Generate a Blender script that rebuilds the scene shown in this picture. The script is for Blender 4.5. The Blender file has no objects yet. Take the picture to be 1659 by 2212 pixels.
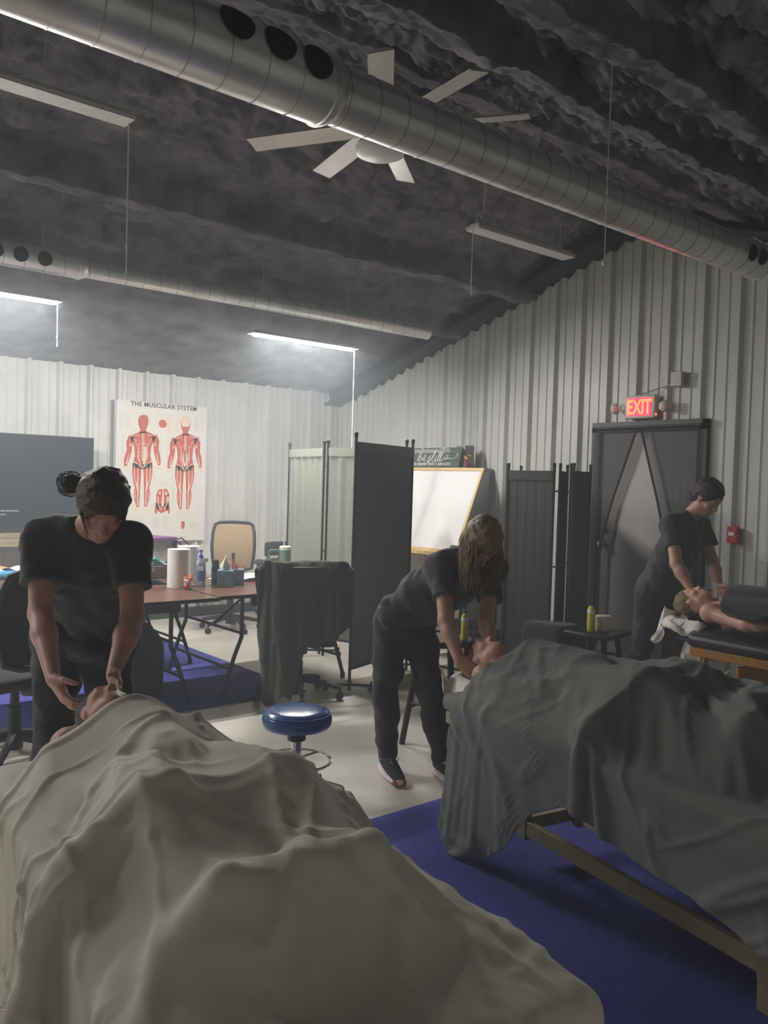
import bpy, bmesh, math, random
import numpy as np
from mathutils import Vector, Matrix

# ------------------------------------------------------------------ camera, light, exposure
SC = bpy.context.scene
COL = SC.collection
_cd = bpy.data.cameras.new('camera')
CAM = bpy.data.objects.new('camera', _cd); COL.objects.link(CAM)
_cd.sensor_fit = 'VERTICAL'; _cd.sensor_height = 24.0; _cd.lens = 24.0 * 1800.0 / 2212.0
_cd.clip_start = 0.02
CAM.matrix_world = Matrix(((0.77227702, -0.00220224, -0.6352821, -6.34),
                           (-0.6346007, 0.04375853, -0.77160038, -8.64),
                           (0.02949826, 0.99903971, 0.03239617, 1.55),
                           (0, 0, 0, 1)))
SC.camera = CAM
W = bpy.data.worlds.new('world'); SC.world = W; W.use_nodes = True
W.node_tree.nodes['Background'].inputs[0].default_value = (0.5, 0.55, 0.62, 1)
W.node_tree.nodes['Background'].inputs[1].default_value = 0.02
_vs = W.node_tree.nodes.new('ShaderNodeVolumeScatter'); _vs.inputs['Density'].default_value = 0.044; _vs.inputs['Color'].default_value = (.82, .91, 1, 1)  # room-wide haze added to lift dark tones, standing in for lens glare
W.node_tree.links.new(_vs.outputs[0], W.node_tree.nodes['World Output'].inputs['Volume'])
SC.view_settings.view_transform = 'Standard'; SC.view_settings.look = 'None'
SC.view_settings.exposure = 0.72; SC.view_settings.gamma = 1.0
SC.view_settings.use_curve_mapping = False
SC.cycles.max_bounces = 7; SC.cycles.diffuse_bounces = 5; SC.cycles.glossy_bounces = 3; SC.cycles.transmission_bounces = 6; SC.cycles.volume_bounces = 0; SC.cycles.caustics_reflective = False; SC.cycles.caustics_refractive = False
LAMP_STRENGTH = 340.0
EAVE, RIDGE_Y, SLOPE, FAR_Y, LEFT_X = 2.72, -4.45, 0.295, -9.05, -10.2
RIDGE_Z = EAVE - RIDGE_Y * SLOPE
def roof_z(y): return RIDGE_Z - SLOPE * abs(y - RIDGE_Y)

# ------------------------------------------------------------------ materials
def mat(name, col, rough=0.7, metal=0.0, noise=0.0, nscale=8.0, bump=0.0, bscale=60.0, emit=None, estr=0.0,
        sheen=0.0, trans=0.0, alpha=1.0, stretch=None, spec=None, col2=None, sss=0.0):
    m = bpy.data.materials.new(name); m.use_nodes = True
    nt = m.node_tree; b = nt.nodes['Principled BSDF']
    b.inputs['Base Color'].default_value = (*col, 1); b.inputs['Roughness'].default_value = rough
    b.inputs['Metallic'].default_value = metal; b.inputs['Alpha'].default_value = alpha
    b.inputs['Transmission Weight'].default_value = trans
    b.inputs['Sheen Weight'].default_value = sheen
    if sss: b.inputs['Subsurface Weight'].default_value = sss; b.inputs['Subsurface Radius'].default_value = (.03, .01, .005); b.inputs['Subsurface Scale'].default_value = .3
    if spec is not None: b.inputs['Specular IOR Level'].default_value = spec
    if emit: b.inputs['Emission Color'].default_value = (*emit, 1); b.inputs['Emission Strength'].default_value = estr
    if noise or bump:
        tc = nt.nodes.new('ShaderNodeTexCoord'); mp = nt.nodes.new('ShaderNodeMapping')
        nt.links.new(tc.outputs['Object'], mp.inputs[0])
        if stretch: mp.inputs['Scale'].default_value = stretch
    if noise:
        n = nt.nodes.new('ShaderNodeTexNoise'); n.inputs['Scale'].default_value = nscale; n.inputs['Detail'].default_value = 6
        nt.links.new(mp.outputs[0], n.inputs['Vector'])
        r = nt.nodes.new('ShaderNodeValToRGB')
        c2 = col2 or tuple(max(0, c * (1 - noise)) for c in col)
        c1 = col if col2 else tuple(min(1, c * (1 + noise * .6)) for c in col)
        r.color_ramp.elements[0].position = .3; r.color_ramp.elements[1].position = .7
        r.color_ramp.elements[0].color = (*c2, 1); r.color_ramp.elements[1].color = (*c1, 1)
        nt.links.new(n.outputs[0], r.inputs[0]); nt.links.new(r.outputs[0], b.inputs['Base Color'])
    if bump:
        n2 = nt.nodes.new('ShaderNodeTexNoise'); n2.inputs['Scale'].default_value = bscale; n2.inputs['Detail'].default_value = 5
        nt.links.new(mp.outputs[0], n2.inputs['Vector'])
        bp = nt.nodes.new('ShaderNodeBump'); bp.inputs['Strength'].default_value = bump; bp.inputs['Distance'].default_value = .01
        nt.links.new(n2.outputs[0], bp.inputs['Height']); nt.links.new(bp.outputs[0], b.inputs['Normal'])
    return m
M = dict(
    wall=mat('white_steel', (.66, .67, .65), .42, 0, .08, 3),
    floor=mat('sealed_concrete', (.74, .70, .62), .3, 0, .22, 1.6, .05, 9, spec=.5),
    foam=mat('black_foam', (.20, .20, .215), .85, 0, .45, 5, .9, 26),
    beam=mat('black_painted_steel', (.035, .035, .038), .6, 0, .2, 6),
    rug_blue=mat('blue_carpet', (.075, .082, .37), .95, 0, .2, 40, .5, 300),
    rug_beige=mat('pattern_rug', (.42, .36, .27), .95, 0, .0, 9, .6, 160, col2=(.17, .15, .12)),
    shag=mat('shag_rug', (.62, .57, .46), .95, 0, .25, 30, 1.0, 120),
    galv=mat('galvanised_steel', (.84, .85, .82), .34, .8, .16, 5, stretch=(1, 1, 1)),
    seam=mat('seam_steel', (.38, .38, .36), .4, .9),
    hole=mat('duct_hole_shade', (.006, .006, .007), .9),  # near-black colour standing in for the shade inside duct outlets
    blade=mat('brushed_aluminium', (.62, .60, .56), .38, .75, .08, 12),
    fix=mat('fixture_white', (.66, .66, .64), .45),
    lamp=mat('lit_diffuser', (1, 1, 1), .5, emit=(.99, .99, .965), estr=LAMP_STRENGTH),
    lampoff=mat('unlit_diffuser', (.72, .72, .71), .5, noise=.1, nscale=20),
    cord=mat('white_cord', (.75, .75, .7), .6),
    black=mat('black_plastic', (.018, .018, .02), .42),
    blackm=mat('black_metal', (.02, .02, .022), .35, .3),
    mesh=mat('tan_chair_mesh', (.42, .30, .17), .8, 0, .15, 40, .4, 300),
    chairfab=mat('black_chair_fabric', (.03, .03, .034), .85, 0, .2, 60, .3, 300),
    wood=mat('mahogany_laminate', (.17, .072, .045), .33, 0, .25, 6, stretch=(1, 12, 12)),
    edge=mat('black_edge', (.02, .018, .018), .5),
    pine=mat('pale_pine', (.72, .50, .22), .5, 0, .15, 6, stretch=(2, 2, 14)),
    birch=mat('birch_rail', (.40, .35, .20), .55, 0, .15, 9),
    orange=mat('varnished_orange_wood', (.50, .22, .05), .4, 0, .2, 7, stretch=(10, 10, 1)),
    rustic=mat('rustic_plank', (.36, .28, .19), .7, 0, .35, 7, .3, 50, stretch=(1, 10, 10)),
    screen=mat('tv_glass', (.016, .017, .022), .35, spec=.2),
    paper=mat('paper', (.88, .86, .83), .75), tissue=mat('tissue_paper', (.86, .85, .82), .9, 0, .05, 40, .5, 60),
    poster=mat('poster_paper', (.78, .75, .69), .45), red=mat('muscle_red', (.62, .10, .055), .6, noise=.25, nscale=60),
    cream=mat('tendon_cream', (.85, .68, .52), .6), ink=mat('ink', (.03, .03, .035), .6), greyink=mat('grey_ink', (.52, .51, .49), .7),
    white=mat('white_paint', (.80, .80, .80), .35), board=mat('whiteboard', (.83, .83, .84), .22),
    signgreen=mat('slate_green_board', (.075, .10, .085), .7, 0, .3, 20), boxgrey=mat('grey_box', (.33, .31, .27), .8),
    screenA=mat('sage_screen_cloth', (.36, .38, .32), .9, 0, .08, 30, .3, 300),
    screenB=mat('grey_screen_cloth', (.19, .19, .175), .9, 0, .1, 30, .3, 300),
    screenC=mat('black_screen_cloth', (.055, .055, .057), .9, 0, .1, 30, .3, 300),
    door=mat('grey_door', (.55, .53, .53), .5), trim=mat('dark_door_trim', (.05, .045, .05), .5),
    net=mat('insect_mesh', (.06, .06, .065), .8, alpha=.34), netband=mat('mesh_hem', (.03, .028, .033), .8),
    exitred=mat('exit_letters', (1, .1, .03), .5, emit=(1, .05, .012), estr=7.0), exitback=mat('exit_panel', (.9, .03, .06), .5, emit=(1, .01, .05), estr=3.0),
    plast=mat('ivory_plastic', (.70, .66, .64), .45), alarm=mat('alarm_red', (.55, .02, .03), .4), grey=mat('grey_metal_box', (.40, .40, .40), .5, .3),
    vinyl=mat('blue_vinyl', (.022, .085, .30), .24, spec=.6, bump=.12, bscale=30), chrome=mat('chrome', (.75, .75, .74), .14, 1),
    skin=mat('skin', (.56, .32, .235), .5, 0, .12, 14, .08, 90, sss=.08), skin2=mat('skin_pink', (.66, .36, .27), .5, 0, .1, 12, sss=.08),
    shirt=mat('black_shirt', (.055, .057, .066), .85, 0, .15, 20, .25, 12, sheen=.15), pants=mat('black_trousers', (.030, .031, .036), .85, 0, .15, 20, .3, 12, sheen=.1),
    hair=mat('brown_hair', (.075, .05, .03), .5, 0, .3, 12, .6, 50, stretch=(6, 6, 1)), hairb=mat('blonde_brown_hair', (.27, .18, .09), .5, 0, .5, 10, .6, 50, stretch=(6, 6, 1)),
    hairr=mat('reddish_hair', (.13, .055, .035), .55, 0, .4, 14, .7, 60), cap=mat('dark_maroon_hair', (.045, .022, .024), .6, 0, .4, 30, .5, 60),
    shoe=mat('black_knit', (.02, .022, .024), .75, bump=.4, bscale=200), sole=mat('pink_white_sole', (.88, .74, .76), .5), solered=mat('red_sole_tip', (.55, .03, .10), .5),
    sheet=mat('beige_sheet', (.68, .64, .56), .92, 0, .05, 8, .12, 260, sheen=.1), sheet_dark=mat('charcoal_sheet', (.185, .19, .185), .92, 0, .08, 10, .15, 220, sheen=.12),
    fitted=mat('cream_fitted_sheet', (.56, .53, .47), .9, 0, .05, 9), padblack=mat('black_vinyl_pad', (.022, .022, .024), .42, bump=.2, bscale=9),
    jacket=mat('olive_jacket', (.043, .048, .034), .92, 0, .12, 22, .25, 160, sheen=.35), towel=mat('black_towel', (.035, .035, .037), .95, bump=.4, bscale=120, sheen=.3),
    bluebox=mat('blue_grey_box', (.17, .24, .31), .55, 0, .5, 18), pencil=mat('orange_pencils', (.62, .17, .06), .5),
    pump=mat('blue_pump', (.03, .05, .42), .35), gel=mat('clear_gel', (.55, .68, .85), .12, trans=.6), blabel=mat('blue_label', (.16, .28, .55), .5),
    oil=mat('yellow_oil', (.72, .66, .05), .15, trans=.15, emit=(.7, .62, .04), estr=0.0), oilcap=mat('clear_collar', (.72, .72, .66), .3), tumbler=mat('green_tumbler', (.10, .19, .15), .4),
    purple=mat('purple_card', (.16, .05, .22), .5), leather=mat('brown_leather', (.10, .035, .028), .4), teal=mat('teal_plastic', (.02, .42, .44), .4), wicker=mat('wicker', (.16, .12, .08), .8, 0, .4, 40, .8, 90),
    manila=mat('manila_envelope', (.80, .50, .14), .6), skyblue=mat('sky_blue_pack', (.06, .30, .62), .4), brown=mat('brown_card', (.36, .25, .14), .8), bone=mat('bone_plastic', (.50, .43, .33), .55),
    maroon=mat('maroon_base', (.20, .04, .08), .5), brass=mat('old_brass', (.35, .25, .13), .4, .5), cyan=mat('blue_white_dot', (.5, .9, 1), .5, emit=(.5, .9, 1), estr=3.0), scrtext=mat('screen_text', (.4, .4, .5), .5, emit=(.5, .5, .65), estr=.35),
    redled=mat('red_led', (1, .1, .05), .5, emit=(1, .1, .05), estr=12.0), jar=mat('jar_cream', (.60, .54, .47), .5, noise=.15, nscale=30), duvet=mat('mottled_cloth', (.42, .38, .33), .9, 0, .4, 14, .3, 60),
)

# ------------------------------------------------------------------ mesh helpers
class MB:
    def __init__(s): s.v = []; s.f = []
    def add(s, vs, fs):
        o = len(s.v); s.v += [tuple(v) for v in vs]; s.f += [tuple(i + o for i in f) for f in fs]; return s
    def box(s, x0, y0, z0, x1, y1, z1, R=None):
        vs = [(x, y, z) for z in (z0, z1) for y in (y0, y1) for x in (x0, x1)]
        if R is not None: vs = [tuple(R @ Vector(v)) for v in vs]
        return s.add(vs, [(0, 2, 3, 1), (4, 5, 7, 6), (0, 1, 5, 4), (2, 6, 7, 3), (0, 4, 6, 2), (1, 3, 7, 5)])
    def rbox(s, c, size, r=.01, R=None, n=3):
        bm = bmesh.new(); bmesh.ops.create_cube(bm, size=1)
        for v in bm.verts: v.co = Vector((v.co.x * size[0], v.co.y * size[1], v.co.z * size[2]))
        bmesh.ops.bevel(bm, geom=bm.edges[:], offset=min(r, min(size) * .49), segments=n, affect='EDGES', profile=.5)
        bm.verts.index_update(); T = R if R is not None else Matrix.Identity(3)
        vs = [tuple(T @ v.co + Vector(c)) for v in bm.verts]; fs = [tuple(v.index for v in f.verts) for f in bm.faces]; bm.free()
        return s.add(vs, fs)
    def tube(s, pts, r, n=8, cap=True, closed=False):
        pts = [Vector(p) for p in pts]; m = len(pts)
        rs = r if isinstance(r, (list, tuple)) else [r] * m
        vs = []; nrm = None
        for i, p in enumerate(pts):
            if closed: t = (pts[(i + 1) % m] - pts[i - 1])
            else: t = pts[min(i + 1, m - 1)] - pts[max(i - 1, 0)]
            t = t.normalized() if t.length > 1e-9 else Vector((0, 0, 1))
            if nrm is None:
                a = Vector((0, 0, 1)) if abs(t.z) < .9 else Vector((1, 0, 0)); nrm = t.cross(a).normalized()
            else:
                nrm = (nrm - t * nrm.dot(t)); nrm = nrm.normalized() if nrm.length > 1e-6 else t.orthogonal().normalized()
            b = t.cross(nrm)
            for k in range(n):
                a = 2 * math.pi * k / n; vs.append(tuple(p + (nrm * math.cos(a) + b * math.sin(a)) * rs[i]))
        fs = []
        for i in range(m if closed else m - 1):
            j = (i + 1) % m
            for k in range(n): fs.append((i * n + k, i * n + (k + 1) % n, j * n + (k + 1) % n, j * n + k))
        if cap and not closed: fs.append(tuple(range(n))[::-1]); fs.append(tuple((m - 1) * n + k for k in range(n)))
        return s.add(vs, fs)
    def lathe(s, prof, c=(0, 0, 0), n=24, R=None):
        vs = []; fs = []; c = Vector(c)
        for (r, z) in prof:
            for k in range(n):
                a = 2 * math.pi * k / n; v = Vector((r * math.cos(a), r * math.sin(a), z))
                if R is not None: v = R @ v
                vs.append(tuple(v + c))
        for i in range(len(prof) - 1):
            for k in range(n): fs.append((i * n + k, i * n + (k + 1) % n, (i + 1) * n + (k + 1) % n, (i + 1) * n + k))
        if prof[0][0] > 1e-6: fs.append(tuple(range(n))[::-1])
        if prof[-1][0] > 1e-6: fs.append(tuple((len(prof) - 1) * n + k for k in range(n)))
        return s.add(vs, fs)
    def ball(s, c, r, n=12, R=None):
        r = r if isinstance(r, (tuple, list)) else (r, r, r); vs = []; m = n // 2
        for i in range(m + 1):
            t = math.pi * i / m
            for k in range(n):
                a = 2 * math.pi * k / n; v = Vector((r[0] * math.sin(t) * math.cos(a), r[1] * math.sin(t) * math.sin(a), -r[2] * math.cos(t)))
                if R is not None: v = R @ v
                vs.append(tuple(v + Vector(c)))
        fs = [(i * n + k, i * n + (k + 1) % n, (i + 1) * n + (k + 1) % n, (i + 1) * n + k) for i in range(m) for k in range(n)]
        return s.add(vs, fs)
    def prism(s, poly, d, O, U, V, Nn):
        O, U, V, Nn = map(Vector, (O, U, V, Nn)); n = len(poly)
        a = [tuple(O + U * p[0] + V * p[1]) for p in poly]; b = [tuple(O + U * p[0] + V * p[1] + Nn * d) for p in poly]
        return s.add(a + b, [tuple(range(n))[::-1], tuple(range(n, 2 * n))] + [(i, (i + 1) % n, (i + 1) % n + n, i + n) for i in range(n)])
    def build(s, name, m, parent=None, smooth=False, weld=False):
        me = bpy.data.meshes.new(name); me.from_pydata(s.v, [], s.f)
        if weld or smooth:
            bm = bmesh.new(); bm.from_mesh(me); bmesh.ops.remove_doubles(bm, verts=bm.verts, dist=1e-5)
            bmesh.ops.recalc_face_normals(bm, faces=bm.faces); bm.to_mesh(me); bm.free()
        if smooth: me.polygons.foreach_set('use_smooth', [True] * len(me.polygons))
        me.materials.append(m); me.update()
        if smooth:
            try: me.set_sharp_from_angle(angle=math.radians(38 if smooth is True else smooth))
            except Exception: pass
        o = bpy.data.objects.new(name, me); COL.objects.link(o)
        if parent: o.parent = parent
        return o
def tag(o, label, cat, group=None):
    o['label'] = label; o['category'] = cat
    if group: o['group'] = group
    return o
def thing(name, label, cat, loc=(0, 0, 0), rz=0.0, group=None):
    o = bpy.data.objects.new(name, None); COL.objects.link(o); o.empty_display_size = .1
    o.location = loc; o.rotation_euler = (0, 0, rz); return tag(o, label, cat, group)
def struct(o): o['kind'] = 'structure'; return o
def stuff(o): o['kind'] = 'stuff'; return o
def copy_tree(o, parent=None):
    c = o.copy(); COL.objects.link(c); c.parent = parent
    for ch in list(o.children): copy_tree(ch, c)
    return c
def npmesh(name, verts, faces, m, parent=None, smooth=True):
    me = bpy.data.meshes.new(name); nv, nf = len(verts), len(faces)
    me.vertices.add(nv); me.vertices.foreach_set('co', np.ascontiguousarray(verts, dtype=np.float32).ravel())
    me.loops.add(nf * 4); me.polygons.add(nf)
    me.loops.foreach_set('vertex_index', np.ascontiguousarray(faces, dtype=np.int32).ravel())
    me.polygons.foreach_set('loop_start', np.arange(0, nf * 4, 4, dtype=np.int32))
    me.update(calc_edges=True); me.validate()
    if smooth: me.polygons.foreach_set('use_smooth', np.ones(nf, dtype=bool))
    me.materials.append(m)
    o = bpy.data.objects.new(name, me); COL.objects.link(o)
    if parent: o.parent = parent
    return o
def Rz(a): return Matrix.Rotation(a, 3, 'Z')
def align(d):  # rotation taking +Z to d
    return Vector((0, 0, 1)).rotation_difference(Vector(d).normalized()).to_matrix()
_rng = np.random.RandomState(5)
_lat = _rng.rand(64, 64, 8)
def vnoise(x, y, ch=0):
    xi = np.floor(x).astype(int); yi = np.floor(y).astype(int); fx = x - xi; fy = y - yi
    fx = fx * fx * (3 - 2 * fx); fy = fy * fy * (3 - 2 * fy); L = _lat[:, :, ch]
    g = lambda a, b: L[(xi + a) % 64, (yi + b) % 64]
    return (g(0, 0) * (1 - fx) + g(1, 0) * fx) * (1 - fy) + (g(0, 1) * (1 - fx) + g(1, 1) * fx) * fy - .5
def fbm(x, y, o=4, ch=0):
    return sum(vnoise(x * 2 ** i + 17 * i, y * 2 ** i + 5 * i, (ch + i) % 8) * .55 ** i for i in range(o))
def text_mesh(s, size, depth=.002, bold=0.0, spacing=1.0):
    cu = bpy.data.curves.new('t', 'FONT'); cu.body = s; cu.size = size; cu.extrude = depth; cu.offset = bold
    cu.resolution_u = 3; cu.align_x = 'CENTER'; cu.space_character = spacing
    o = bpy.data.objects.new('t', cu); COL.objects.link(o); dg = bpy.context.evaluated_depsgraph_get()
    me = bpy.data.meshes.new_from_object(o.evaluated_get(dg)); bpy.data.objects.remove(o); bpy.data.curves.remove(cu)
    return me
def text_obj(name, s, size, O, U, V, m, parent, depth=.001, bold=0.0, spacing=1.0, sx=1.0):
    me = text_mesh(s, size, depth, bold, spacing); me.name = name; U, V = Vector(U), Vector(V); N = U.cross(V)
    for v in me.vertices: v.co = Vector(O) + U * v.co.x * sx + V * v.co.y + N * v.co.z
    me.materials.clear(); me.materials.append(m)
    o = bpy.data.objects.new(name, me); COL.objects.link(o)
    if parent: o.parent = parent
    return o

# ------------------------------------------------------------------ implicit bodies (smooth union of tapered limbs, meshed with surface nets)
class Field:
    def __init__(s, lo, hi, h):
        s.lo = np.array(lo, float); s.h = h; s.n = np.ceil((np.array(hi) - s.lo) / h).astype(int) + 1
        s.F = np.full(s.n, 1.0, np.float32)
    def _reg(s, lo, hi, pad):
        a = np.clip(np.floor((np.array(lo) - pad - s.lo) / s.h).astype(int), 0, s.n - 1)
        b = np.clip(np.ceil((np.array(hi) + pad - s.lo) / s.h).astype(int) + 1, 1, s.n)
        if np.any(b <= a): return None, None
        g = [s.lo[i] + s.h * np.arange(a[i], b[i]) for i in range(3)]
        sl = tuple(slice(a[i], b[i]) for i in range(3))
        return sl, (g[0][:, None, None], g[1][None, :, None], g[2][None, None, :])
    def _mix(s, sl, d, k, op='u'):
        F = s.F[sl]
        if op == 'sub': s.F[sl] = np.maximum(F, -d); return
        if k <= 0: s.F[sl] = np.minimum(F, d); return
        hh = np.maximum(k - np.abs(F - d), 0) / k
        s.F[sl] = np.minimum(F, d) - hh * hh * k * .25
    def cap(s, a, b, r1, r2=None, k=.02, op='u', flat=False, squash=None):
        r2 = r1 if r2 is None else r2; a = np.array(a, float); b = np.array(b, float); R = max(r1, r2)
        sl, g = s._reg(np.minimum(a, b), np.maximum(a, b), R + k + .03)
        if sl is None: return
        ab = b - a; L2 = max(ab @ ab, 1e-9)
        px, py, pz = g[0] - a[0], g[1] - a[1], g[2] - a[2]
        t = (px * ab[0] + py * ab[1] + pz * ab[2]) / L2; tc = np.clip(t, 0, 1)
        dx, dy, dz = px - tc * ab[0], py - tc * ab[1], pz - tc * ab[2]
        if squash is not None:  # (unit direction, factor): flatter along that direction
            n, q = np.array(squash[0]), squash[1]; dn = dx * n[0] + dy * n[1] + dz * n[2]
            d2 = dx * dx + dy * dy + dz * dz + (1 / (q * q) - 1) * dn * dn
            d = (np.sqrt(d2) - (r1 + (r2 - r1) * tc)) * (q if q < 1 else 1)
        else: d = np.sqrt(dx * dx + dy * dy + dz * dz) - (r1 + (r2 - r1) * tc)
        if flat:
            L = math.sqrt(L2); rad = np.sqrt(np.maximum((px - t * ab[0]) ** 2 + (py - t * ab[1]) ** 2 + (pz - t * ab[2]) ** 2, 0)) - (r1 + (r2 - r1) * tc)
            d = np.maximum(rad, np.maximum(-t * L, (t - 1) * L))
        s._mix(sl, d.astype(np.float32), k, op)
    def ell(s, c, r, ax=None, k=.02, op='u'):
        c = np.array(c, float); r = np.array(r, float); A = np.eye(3) if ax is None else np.array(ax, float)  # rows = axes
        sl, g = s._reg(c, c, r.max() + k + .03)
        if sl is None: return
        p = [g[i] - c[i] for i in range(3)]
        q = [(p[0] * A[j, 0] + p[1] * A[j, 1] + p[2] * A[j, 2]) / r[j] for j in range(3)]
        k0 = np.sqrt(q[0] ** 2 + q[1] ** 2 + q[2] ** 2) + 1e-6
        k1 = np.sqrt((q[0] / r[0]) ** 2 + (q[1] / r[1]) ** 2 + (q[2] / r[2]) ** 2) + 1e-6
        s._mix(sl, (k0 * (k0 - 1) / k1).astype(np.float32), k, op)
    def wrinkle(s, amp, scale, seed=0):
        g = [s.lo[i] + s.h * np.arange(s.n[i]) for i in range(3)]; r = np.random.RandomState(seed)
        w = np.zeros(s.n, np.float32)
        for i in range(7):
            d = r.randn(3); d /= np.linalg.norm(d); fq = scale * (1 + .35 * i); ph = r.rand() * 6.28
            e = r.randn(3) * scale * .5
            w += (np.sin(fq * (d[0] * g[0][:, None, None] + d[1] * g[1][None, :, None] + d[2] * g[2][None, None, :]) + ph
                  + 1.2 * np.sin(e[0] * g[0][:, None, None] + e[1] * g[1][None, :, None] + e[2] * g[2][None, None, :])) / (1 + .5 * i)).astype(np.float32)
        s.F += w * amp
    def mesh(s):
        F = s.F; F[0] = F[-1] = 1; F[:, 0] = F[:, -1] = 1; F[:, :, 0] = F[:, :, -1] = 1
        ins = F < 0
        c = ins[:-1, :-1, :-1].astype(np.uint8)
        tot = sum(ins[i:F.shape[0] - 1 + i, j:F.shape[1] - 1 + j, k:F.shape[2] - 1 + k].astype(np.uint8) for i in (0, 1) for j in (0, 1) for k in (0, 1))
        act = (tot > 0) & (tot < 8); idx = np.argwhere(act)
        vid = np.full(act.shape, -1, np.int32); vid[act] = np.arange(len(idx), dtype=np.int32)
        acc = np.zeros((len(idx), 3)); cnt = np.zeros(len(idx)); ix, iy, iz = idx.T
        for ax in range(3):
            o = [a for a in range(3) if a != ax]
            for p in (0, 1):
                for q in (0, 1):
                    off = [0, 0, 0]; off[o[0]] = p; off[o[1]] = q; a = (ix + off[0], iy + off[1], iz + off[2])
                    off2 = list(off); off2[ax] = 1; b = (ix + off2[0], iy + off2[1], iz + off2[2])
                    fa, fb = F[a], F[b]; m = (fa < 0) != (fb < 0); t = np.where(m, fa / np.where(m, fa - fb, 1), 0)
                    P = np.zeros((len(idx), 3)); P[:, o[0]] = p; P[:, o[1]] = q; P[:, ax] = t
                    acc[m] += P[m]; cnt[m] += 1
        V = (idx + acc / cnt[:, None]) * s.h + s.lo
        faces = []
        for ax in range(3):
            sa = [slice(None)] * 3; sb = [slice(None)] * 3; sa[ax] = slice(0, -1); sb[ax] = slice(1, None)
            A, B = ins[tuple(sa)], ins[tuple(sb)]; e = np.argwhere(A != B); o1, o2 = (ax + 1) % 3, (ax + 2) % 3
            e = e[(e[:, o1] > 0) & (e[:, o2] > 0) & (e[:, o1] < vid.shape[o1]) & (e[:, o2] < vid.shape[o2])]
            inside_first = A[e[:, 0], e[:, 1], e[:, 2]]
            def at(d1, d2):
                q = e.copy(); q[:, o1] -= d1; q[:, o2] -= d2; return vid[q[:, 0], q[:, 1], q[:, 2]]
            Q = np.stack([at(1, 1), at(0, 1), at(0, 0), at(1, 0)], 1)
            Q[~inside_first] = Q[~inside_first][:, ::-1]; faces.append(Q)
        Fc = np.concatenate(faces); Fc = Fc[(Fc >= 0).all(1)]
        return V, Fc
    def build(s, name, m, parent=None):
        V, Fc = s.mesh(); o = npmesh(name, V, Fc, m, parent); return o

def nv(a): a = np.array(a, float); return a / np.linalg.norm(a)
def head_prims(F, c, fwd, up, sc=1.0):
    fwd = nv(fwd); up = np.array(up, float); up = nv(up - fwd * (up @ fwd)); rt = np.cross(fwd, up); A = np.stack([rt, fwd, up])
    P = lambda r, f, u: np.array(c) + sc * (rt * r + fwd * f + up * u)
    F.ell(P(0, -.012, .03), np.array([.073, .092, .085]) * sc, A, .02)           # cranium
    F.ell(P(0, .018, -.035), np.array([.058, .066, .075]) * sc, A, .03)           # face
    F.ell(P(0, .045, -.088), np.array([.034, .034, .028]) * sc, A, .035)          # chin
    F.cap(P(-.048, .01, -.07), P(0, .05, -.095), .016 * sc, k=.03); F.cap(P(.048, .01, -.07), P(0, .05, -.095), .016 * sc, k=.03)
    F.cap(P(0, .083, .006), P(0, .100, -.034), .008 * sc, .013 * sc, k=.012)       # nose
    F.ell(P(.013, .090, -.038), np.array([.008] * 3) * sc, A, .006); F.ell(P(-.013, .090, -.038), np.array([.008] * 3) * sc, A, .006)
    F.cap(P(-.034, .074, .020), P(.034, .074, .020), .010 * sc, k=.015)            # brow
    for q in (-1, 1):
        F.ell(P(q * .031, .083, .002), np.array([.016, .012, .011]) * sc, A, .002, 'sub')
        F.ell(P(q * .031, .070, .001), np.array([.0125, .0125, .0125]) * sc, A, .003)
        F.ell(P(q * .045, .058, -.028), np.array([.018, .016, .016]) * sc, A, .02)
        F.ell(P(q * .074, -.005, -.008), np.array([.009, .018, .031]) * sc, A, .008)   # ear
        F.ell(P(q * .081, .002, -.004), np.array([.005, .008, .014]) * sc, A, .002, 'sub')
    F.cap(P(-.018, .082, -.060), P(.018, .082, -.060), .0065 * sc, k=.006); F.cap(P(-.015, .080, -.070), P(.015, .080, -.070), .007 * sc, k=.006)
    return P, A
def hand_prims(F, wrist, d, n, side, curl=.5, sc=1.0, spread=.25, thumb=.8):
    """wrist point, direction of the palm d, palm normal n (towards the held thing), side=+1/-1: thumb side along cross(d,n)*side"""
    d = nv(d); n = np.array(n, float); n = nv(n - d * (n @ d)); s_ = np.cross(d, n) * side
    W_ = np.array(wrist, float)
    for i, o in enumerate((.030, .011, -.009, -.027)):
        kn = W_ + (d * (.084 - abs(i - 1) * .004) + s_ * o) * sc
        F.cap(W_ + s_ * o * .55 * sc + d * .01 * sc, kn, .0155 * sc, .0115 * sc, k=.012)
        ln = (.040, .045, .042, .033)[i]; a = .15 + .25 * curl; p = kn; dirv = nv(d + s_ * (o / .03) * spread * .5)
        for j in range(3):
            c_, s2 = math.cos(a), math.sin(a); v = dirv * c_ + n * s2; q = p + v * ln * (1, .68, .55)[j] * sc
            F.cap(p, q, (.0098, .0088, .0080)[j] * sc, (.0088, .0080, .0070)[j] * sc, k=.0035); p = q; a += curl * (.75, .6, 0)[j]
    F.ell(W_ + (d * .042 + n * .006) * sc, np.array([.034, .045, .016]) * sc, np.stack([s_, d, n]), .012)
    b = W_ + (s_ * .026 + d * .018 + n * .006) * sc; v1 = nv(s_ * thumb + d * .75 + n * .35); p1 = b + v1 * .040 * sc
    F.cap(b, p1, .0155 * sc, .0115 * sc, k=.012); v2 = nv(v1 * .7 + d * .5 + n * .45 * curl); p2 = p1 + v2 * .030 * sc
    F.cap(p1, p2, .0110 * sc, .0100 * sc, k=.004); F.cap(p2, p2 + nv(v2 + n * .3 * curl) * .024 * sc, .0100 * sc, .0078 * sc, k=.003)
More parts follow.
